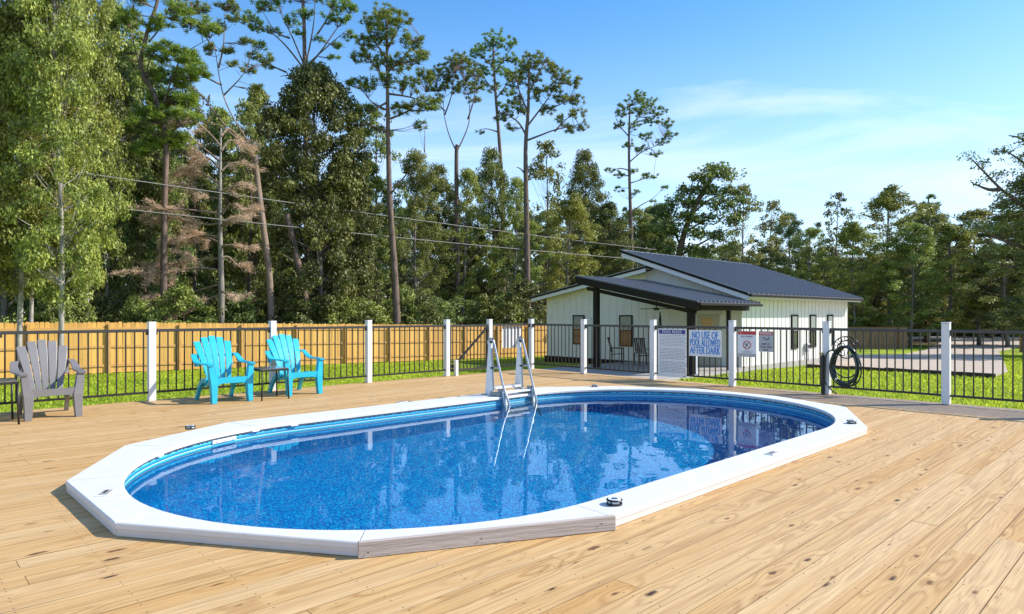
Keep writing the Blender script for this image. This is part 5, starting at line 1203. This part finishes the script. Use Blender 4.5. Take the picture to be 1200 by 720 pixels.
individual('pine_tree', 'lone pine with a leaning fan crown above the left end of the roof', 60, [(741, 384), (740, 290), (738, 220), (737, 170), (738, 125)], (5.5, 1.6),
  [[(738, 250), (752, 240), (766, 232), (778, 220)], [(738, 190), (752, 178), (768, 170), (782, 160)], [(738, 200), (726, 196), (716, 200)], [(737, 150), (750, 135), (760, 122)], [(737, 160), (726, 145), (722, 130)], [(738, 215), (756, 208), (770, 202)]],
  [(745, 116, 12), (733, 122, 9), (760, 118, 11), (772, 130, 10), (727, 132, 8), (748, 132, 11), (765, 142, 10), (781, 148, 9), (725, 146, 8), (742, 150, 8), (760, 158, 9), (778, 166, 8), (787, 158, 7), (736, 170, 7), (752, 176, 8), (770, 180, 7), (716, 198, 6), (726, 204, 7), (742, 200, 6), (756, 206, 6), (768, 206, 5), (726, 222, 6), (746, 226, 5), (778, 222, 5), (764, 236, 4), (734, 246, 5)], NEED, BARK['pine'], seed=5, dens=1.7)
individual('pine_tree', 'pine with long bright green needle tufts among the left trees, brown trunk', 30, [(192, 384), (192, 300), (193, 230), (194, 160), (180, 110), (165, 82), (172, 40), (185, 0), (190, -40)], (8, 3),
  [[(188, 130), (200, 90), (212, 60), (240, 40)], [(172, 90), (160, 70), (150, 40), (148, 10)], [(174, 50), (190, 30), (200, 5)], [(178, 105), (176, 80), (196, 50)], [(194, 165), (210, 155), (228, 150)], [(194, 190), (176, 182), (160, 180)]],
  [(190, 62, 19), (214, 66, 17), (178, 86, 15), (206, 88, 18), (232, 84, 14), (188, 112, 18), (214, 116, 18), (170, 132, 16), (196, 138, 20), (222, 138, 14), (178, 160, 20), (202, 162, 18), (160, 150, 13), (172, 176, 15), (150, 20, 14), (165, -4, 16), (205, 12, 15), (186, 30, 14), (140, 58, 13), (240, 30, 13)], LF['needle_bright'], BARK['pine'], seed=6, dens=.95, nl=.34)
individual('pine_tree', 'leaning bare pine trunk behind the aqua chairs that forks high up', 32, [(319, 384), (316, 330), (309, 270), (302, 215), (299, 186)], (8, 6.5),
  [[(299, 188), (290, 165), (275, 140), (264, 115), (258, 85), (254, 60), (236, 20)], [(299, 186), (284, 168), (262, 150), (240, 146), (205, 140)], [(264, 148), (248, 128), (232, 108), (216, 100)], [(260, 100), (240, 92), (222, 86)], [(256, 80), (262, 50), (262, 10)], [(262, 112), (280, 96), (292, 84)], [(254, 60), (244, 45), (240, 25)], [(299, 200), (288, 200)]],
  [(238, 14, 13), (262, 4, 13), (222, 30, 10), (250, 28, 11), (276, 22, 10), (290, 50, 9), (268, 60, 8), (292, 82, 8), (300, 100, 7), (226, 84, 7), (206, 6, 11), (310, 66, 8), (276, 78, 7), (248, 60, 8)], NEED, BARK['dead'], seed=7, dens=1.05)
individual('pine_tree', 'fan limbed pine rising behind the top of the magnolia', 39, [(362, 384), (360, 250), (358, 150), (357, 80), (356, 20), (352, -40)], (8, 3),
  [[(357, 82), (336, 55), (318, 40), (300, 30)], [(357, 78), (340, 40), (325, 10), (318, -20)], [(357, 80), (366, 50), (372, 20), (374, -20)], [(358, 82), (376, 58), (394, 30), (412, 6)], [(358, 78), (380, 62), (396, 52), (410, 44)], [(336, 85), (318, 78), (300, 66)], [(357, 96), (335, 85), (320, 82)], [(340, 45), (325, 40), (312, 18)], [(372, 40), (384, 18), (392, -10)]],
  [(300, 30, 10), (290, 18, 9), (312, 12, 11), (330, 2, 12), (350, -8, 12), (372, -6, 12), (394, 4, 11), (412, 8, 10), (404, 24, 9), (384, 22, 9), (410, 44, 8), (396, 52, 7), (340, 22, 9), (360, 18, 9), (322, 38, 8), (304, 52, 8), (300, 68, 8), (316, 80, 7), (392, 68, 6), (352, 40, 6), (374, 48, 6)], NEED, BARK['pine'], seed=8, dens=1.35)
individual('broken_trunk', 'broken off brown pine trunk leaning among the magnolia leaves', 32.5, [(363, 384), (358, 350), (347, 300), (339, 262), (336, 252)], (8, 7), [], [(352, 330, 5), (341, 318, 5)], LF['gloss'], BARK['pine'], 'leaf', seed=9, nl=.2, cat='tree trunk')
plant_px('gloss', 'big dense magnolia with glossy dark leaves in the middle left', 372, 78, 35, 128, name='magnolia_tree', rz=1.0)
plant_px('gloss', 'lower glossy tree leaning against the right side of the magnolia', 402, 180, 36.5, 80, name='magnolia_tree', rz=3.0)
individual('oak_tree', 'dark oak leaning right above the middle of the house roof', 63, [(792, 384), (794, 320), (800, 280), (815, 240), (832, 212)], (10, 4),
  [[(798, 290), (786, 262), (772, 244)], [(802, 276), (806, 250), (808, 225), (814, 205)], [(812, 250), (832, 234), (852, 226), (866, 222)], [(796, 300), (820, 286), (842, 274), (858, 266)], [(818, 238), (834, 214), (846, 200)], [(806, 270), (828, 258), (850, 250)], [(796, 305), (776, 292), (762, 284)]],
  [(838, 200, 13), (822, 208, 12), (854, 206, 11), (808, 222, 12), (832, 222, 13), (858, 224, 11), (794, 236, 12), (816, 238, 12), (844, 240, 13), (866, 238, 10), (780, 250, 12), (802, 256, 12), (828, 256, 12), (854, 258, 10), (772, 268, 12), (790, 272, 12), (814, 274, 12), (840, 276, 11), (766, 288, 11), (782, 292, 11), (806, 294, 10), (830, 294, 10), (852, 288, 9)], LF['dark'], BARK['brown'], 'leaf', seed=10, nl=.30, dens=1.0)
individual('oak_tree', 'large oak at the right edge with thin branches overhanging the view', 40, [(1262, 384), (1258, 330), (1250, 270), (1246, 220), (1240, 120)], (20, 8),
  [[(1250, 280), (1220, 262), (1196, 240), (1172, 222), (1150, 200), (1136, 186)], [(1248, 250), (1222, 214), (1200, 190), (1180, 176)], [(1246, 220), (1226, 180), (1208, 160), (1196, 154)], [(1252, 300), (1222, 296), (1192, 288), (1160, 276), (1140, 262)], [(1254, 310), (1216, 316), (1180, 312), (1150, 300)], [(1172, 222), (1160, 222), (1142, 214)], [(1246, 240), (1230, 230), (1206, 232)]],
  [(1138, 184, 9), (1150, 194, 10), (1164, 180, 8), (1160, 208, 9), (1144, 212, 7), (1176, 176, 10), (1188, 188, 11), (1196, 162, 11), (1206, 176, 12), (1178, 206, 9), (1196, 210, 12), (1176, 226, 9), (1200, 234, 11), (1150, 262, 10), (1166, 270, 11), (1184, 262, 11), (1200, 272, 13), (1138, 268, 8), (1158, 290, 9), (1178, 292, 10), (1196, 300, 12), (1160, 310, 8), (1182, 318, 9), (1220, 200, 20), (1230, 250, 20), (1230, 160, 20), (1220, 300, 16), (1250, 120, 22)], LF['olive'], BARK['brown'], 'leaf', seed=11, nl=.15, dens=.42)
individual('pine_tree', 'small pointed pine in the treeline above the brown fence', 72, [(1087, 384), (1087, 320), (1088, 270), (1088, 232)], (5, 1.5), [[(1087, 275), (1078, 268)], [(1088, 275), (1098, 268)], [(1088, 255), (1080, 250)], [(1088, 255), (1096, 248)]],
  [(1088, 232, 5), (1082, 242, 6), (1094, 242, 6), (1078, 254, 7), (1088, 254, 7), (1099, 256, 7), (1076, 268, 7), (1090, 268, 7), (1102, 268, 7)], LF['dark'], BARK['pine'], 'needle', seed=12, dens=2.5, nl=.5)
for x, y0, Z, w_, lab in ((259, 230, 30.6, 7, 'bare grey trunk inside the dead brown tree'), ):
    # dead brown conifer: level branches thick with fine brown twigs
    rn = random.Random(31); g = np.random.default_rng(31); s = Z / F; X0 = (x - 600) * s
    t_ = thing('dead_tree', 'dead conifer with level branches of fine pinkish brown twigs', 'dead tree', (X0, Z, ground(X0, Z) - .05))
    top_ = EYE - (150 - HY) * s - t_.location.z
    bm = NB(); tube(bm, [(0, 0, 0), (.02, 0, top_ * .3), (-.05, 0, top_ * .6), (0, 0, top_)], [w_ * s / 2 * 1.1, w_ * s / 2, w_ * s / 3, .03], 9); put('trunk', mesh(bm, 'trunk', BARK['grey'], True, False), t_)
    br = [(350, -62, 20), (338, 66, 8), (322, -72, 6), (330, -92, 22), (306, -96, 2), (300, 30, 8), (290, -60, -8), (284, 64, 6), (276, -98, -4), (268, 62, -4), (262, -72, -10), (250, 66, -14), (246, -100, -14), (236, -58, -18), (226, 48, -16), (216, -80, -26), (204, 46, -20), (196, -50, -26), (186, -74, -40), (178, 34, -20), (170, -44, -34), (162, 26, -16)]
    VV, TT = [], []
    def twigs(P0, L_, sg, dens, sp_):
        n = len(P0); m = int(L_ * dens); f_ = .12 + .88 * g.random(m); ii = np.minimum((f_ * (n - 1)).astype(int), n - 2); fr = f_ * (n - 1) - ii; c = P0[ii] * (1 - fr[:, None]) + P0[ii + 1] * fr[:, None]
        c += g.normal(0, 1, (m, 3)) * np.array(sp_)
        d = g.normal(0, 1, (m, 3)) * np.array([1, .9, .8]); d[:, 0] += sg * .7; d[:, 2] -= .2; d /= np.linalg.norm(d, axis=1)[:, None]
        ln = .08 + .20 * g.random(m); w = np.cross(d, g.normal(0, 1, (m, 3))); w /= np.linalg.norm(w, axis=1)[:, None]; w *= .0085
        VV.append(np.stack([c - w, c + w, c + d * ln[:, None]], 1)); TT.append(g.random(m))
    for (yb, dx_, dy_) in br:
        yb += rn.uniform(-5, 5); dx_ *= rn.uniform(.85, 1.3) * (1 if dx_ < 0 else .62)
        z0 = EYE - (yb - HY) * s - t_.location.z; dpt = rn.uniform(-2.2, 1.6); L_ = abs(dx_) * s; sg = math.copysign(1, dx_)
        w1, w2 = rn.uniform(-.25, .25), rn.uniform(-.35, .2)
        pts = smooth_path([(0, 0, z0), (dx_ * s * .3, dpt * .3, z0 - dy_ * s * .5 + w1), (dx_ * s * .7, dpt * .8, z0 - dy_ * s * .8 + w2), (dx_ * s, dpt * 1.2, z0 - dy_ * s * .6 + w2 * .5)], 5)
        n = len(pts); bm = NB(); tube(bm, pts, [.05 * (1 - i / n) + .012 for i in range(n)], 5)
        twigs(np.array([tuple(p) for p in pts[n // 3:]]), L_, sg, 140, (.07, .10, .06))
        for k_ in range(max(3, int(L_ * 2.6))):
            j = rn.randrange(n // 4, n); st_ = Vector(pts[j]); l2 = rn.uniform(.4, 1.1) * (1 if L_ > 2 else .6)
            e_ = st_ + Vector((sg * l2 * rn.uniform(.2, 1), rn.uniform(-1, 1) * l2, rn.uniform(-.9, .6) * l2)); mid = st_.lerp(e_, .5) + Vector((0, 0, rn.uniform(-.1, .12)))
            tube(bm, [st_, mid, e_], [.016, .012, .006], 4, False)
            twigs(np.array([tuple(st_), tuple(mid), tuple(e_)]), l2, sg, 230, (.07, .09, .06))
        put('branch', mesh(bm, 'branch', BARK['dead'], True, False), t_)
    V = np.concatenate(VV); T = np.concatenate(TT); o_ = put('dead_twigs', tri_mesh('dead_twigs', V, T, LF['deadtwig'], 3), t_); o_['kind'] = 'stuff'
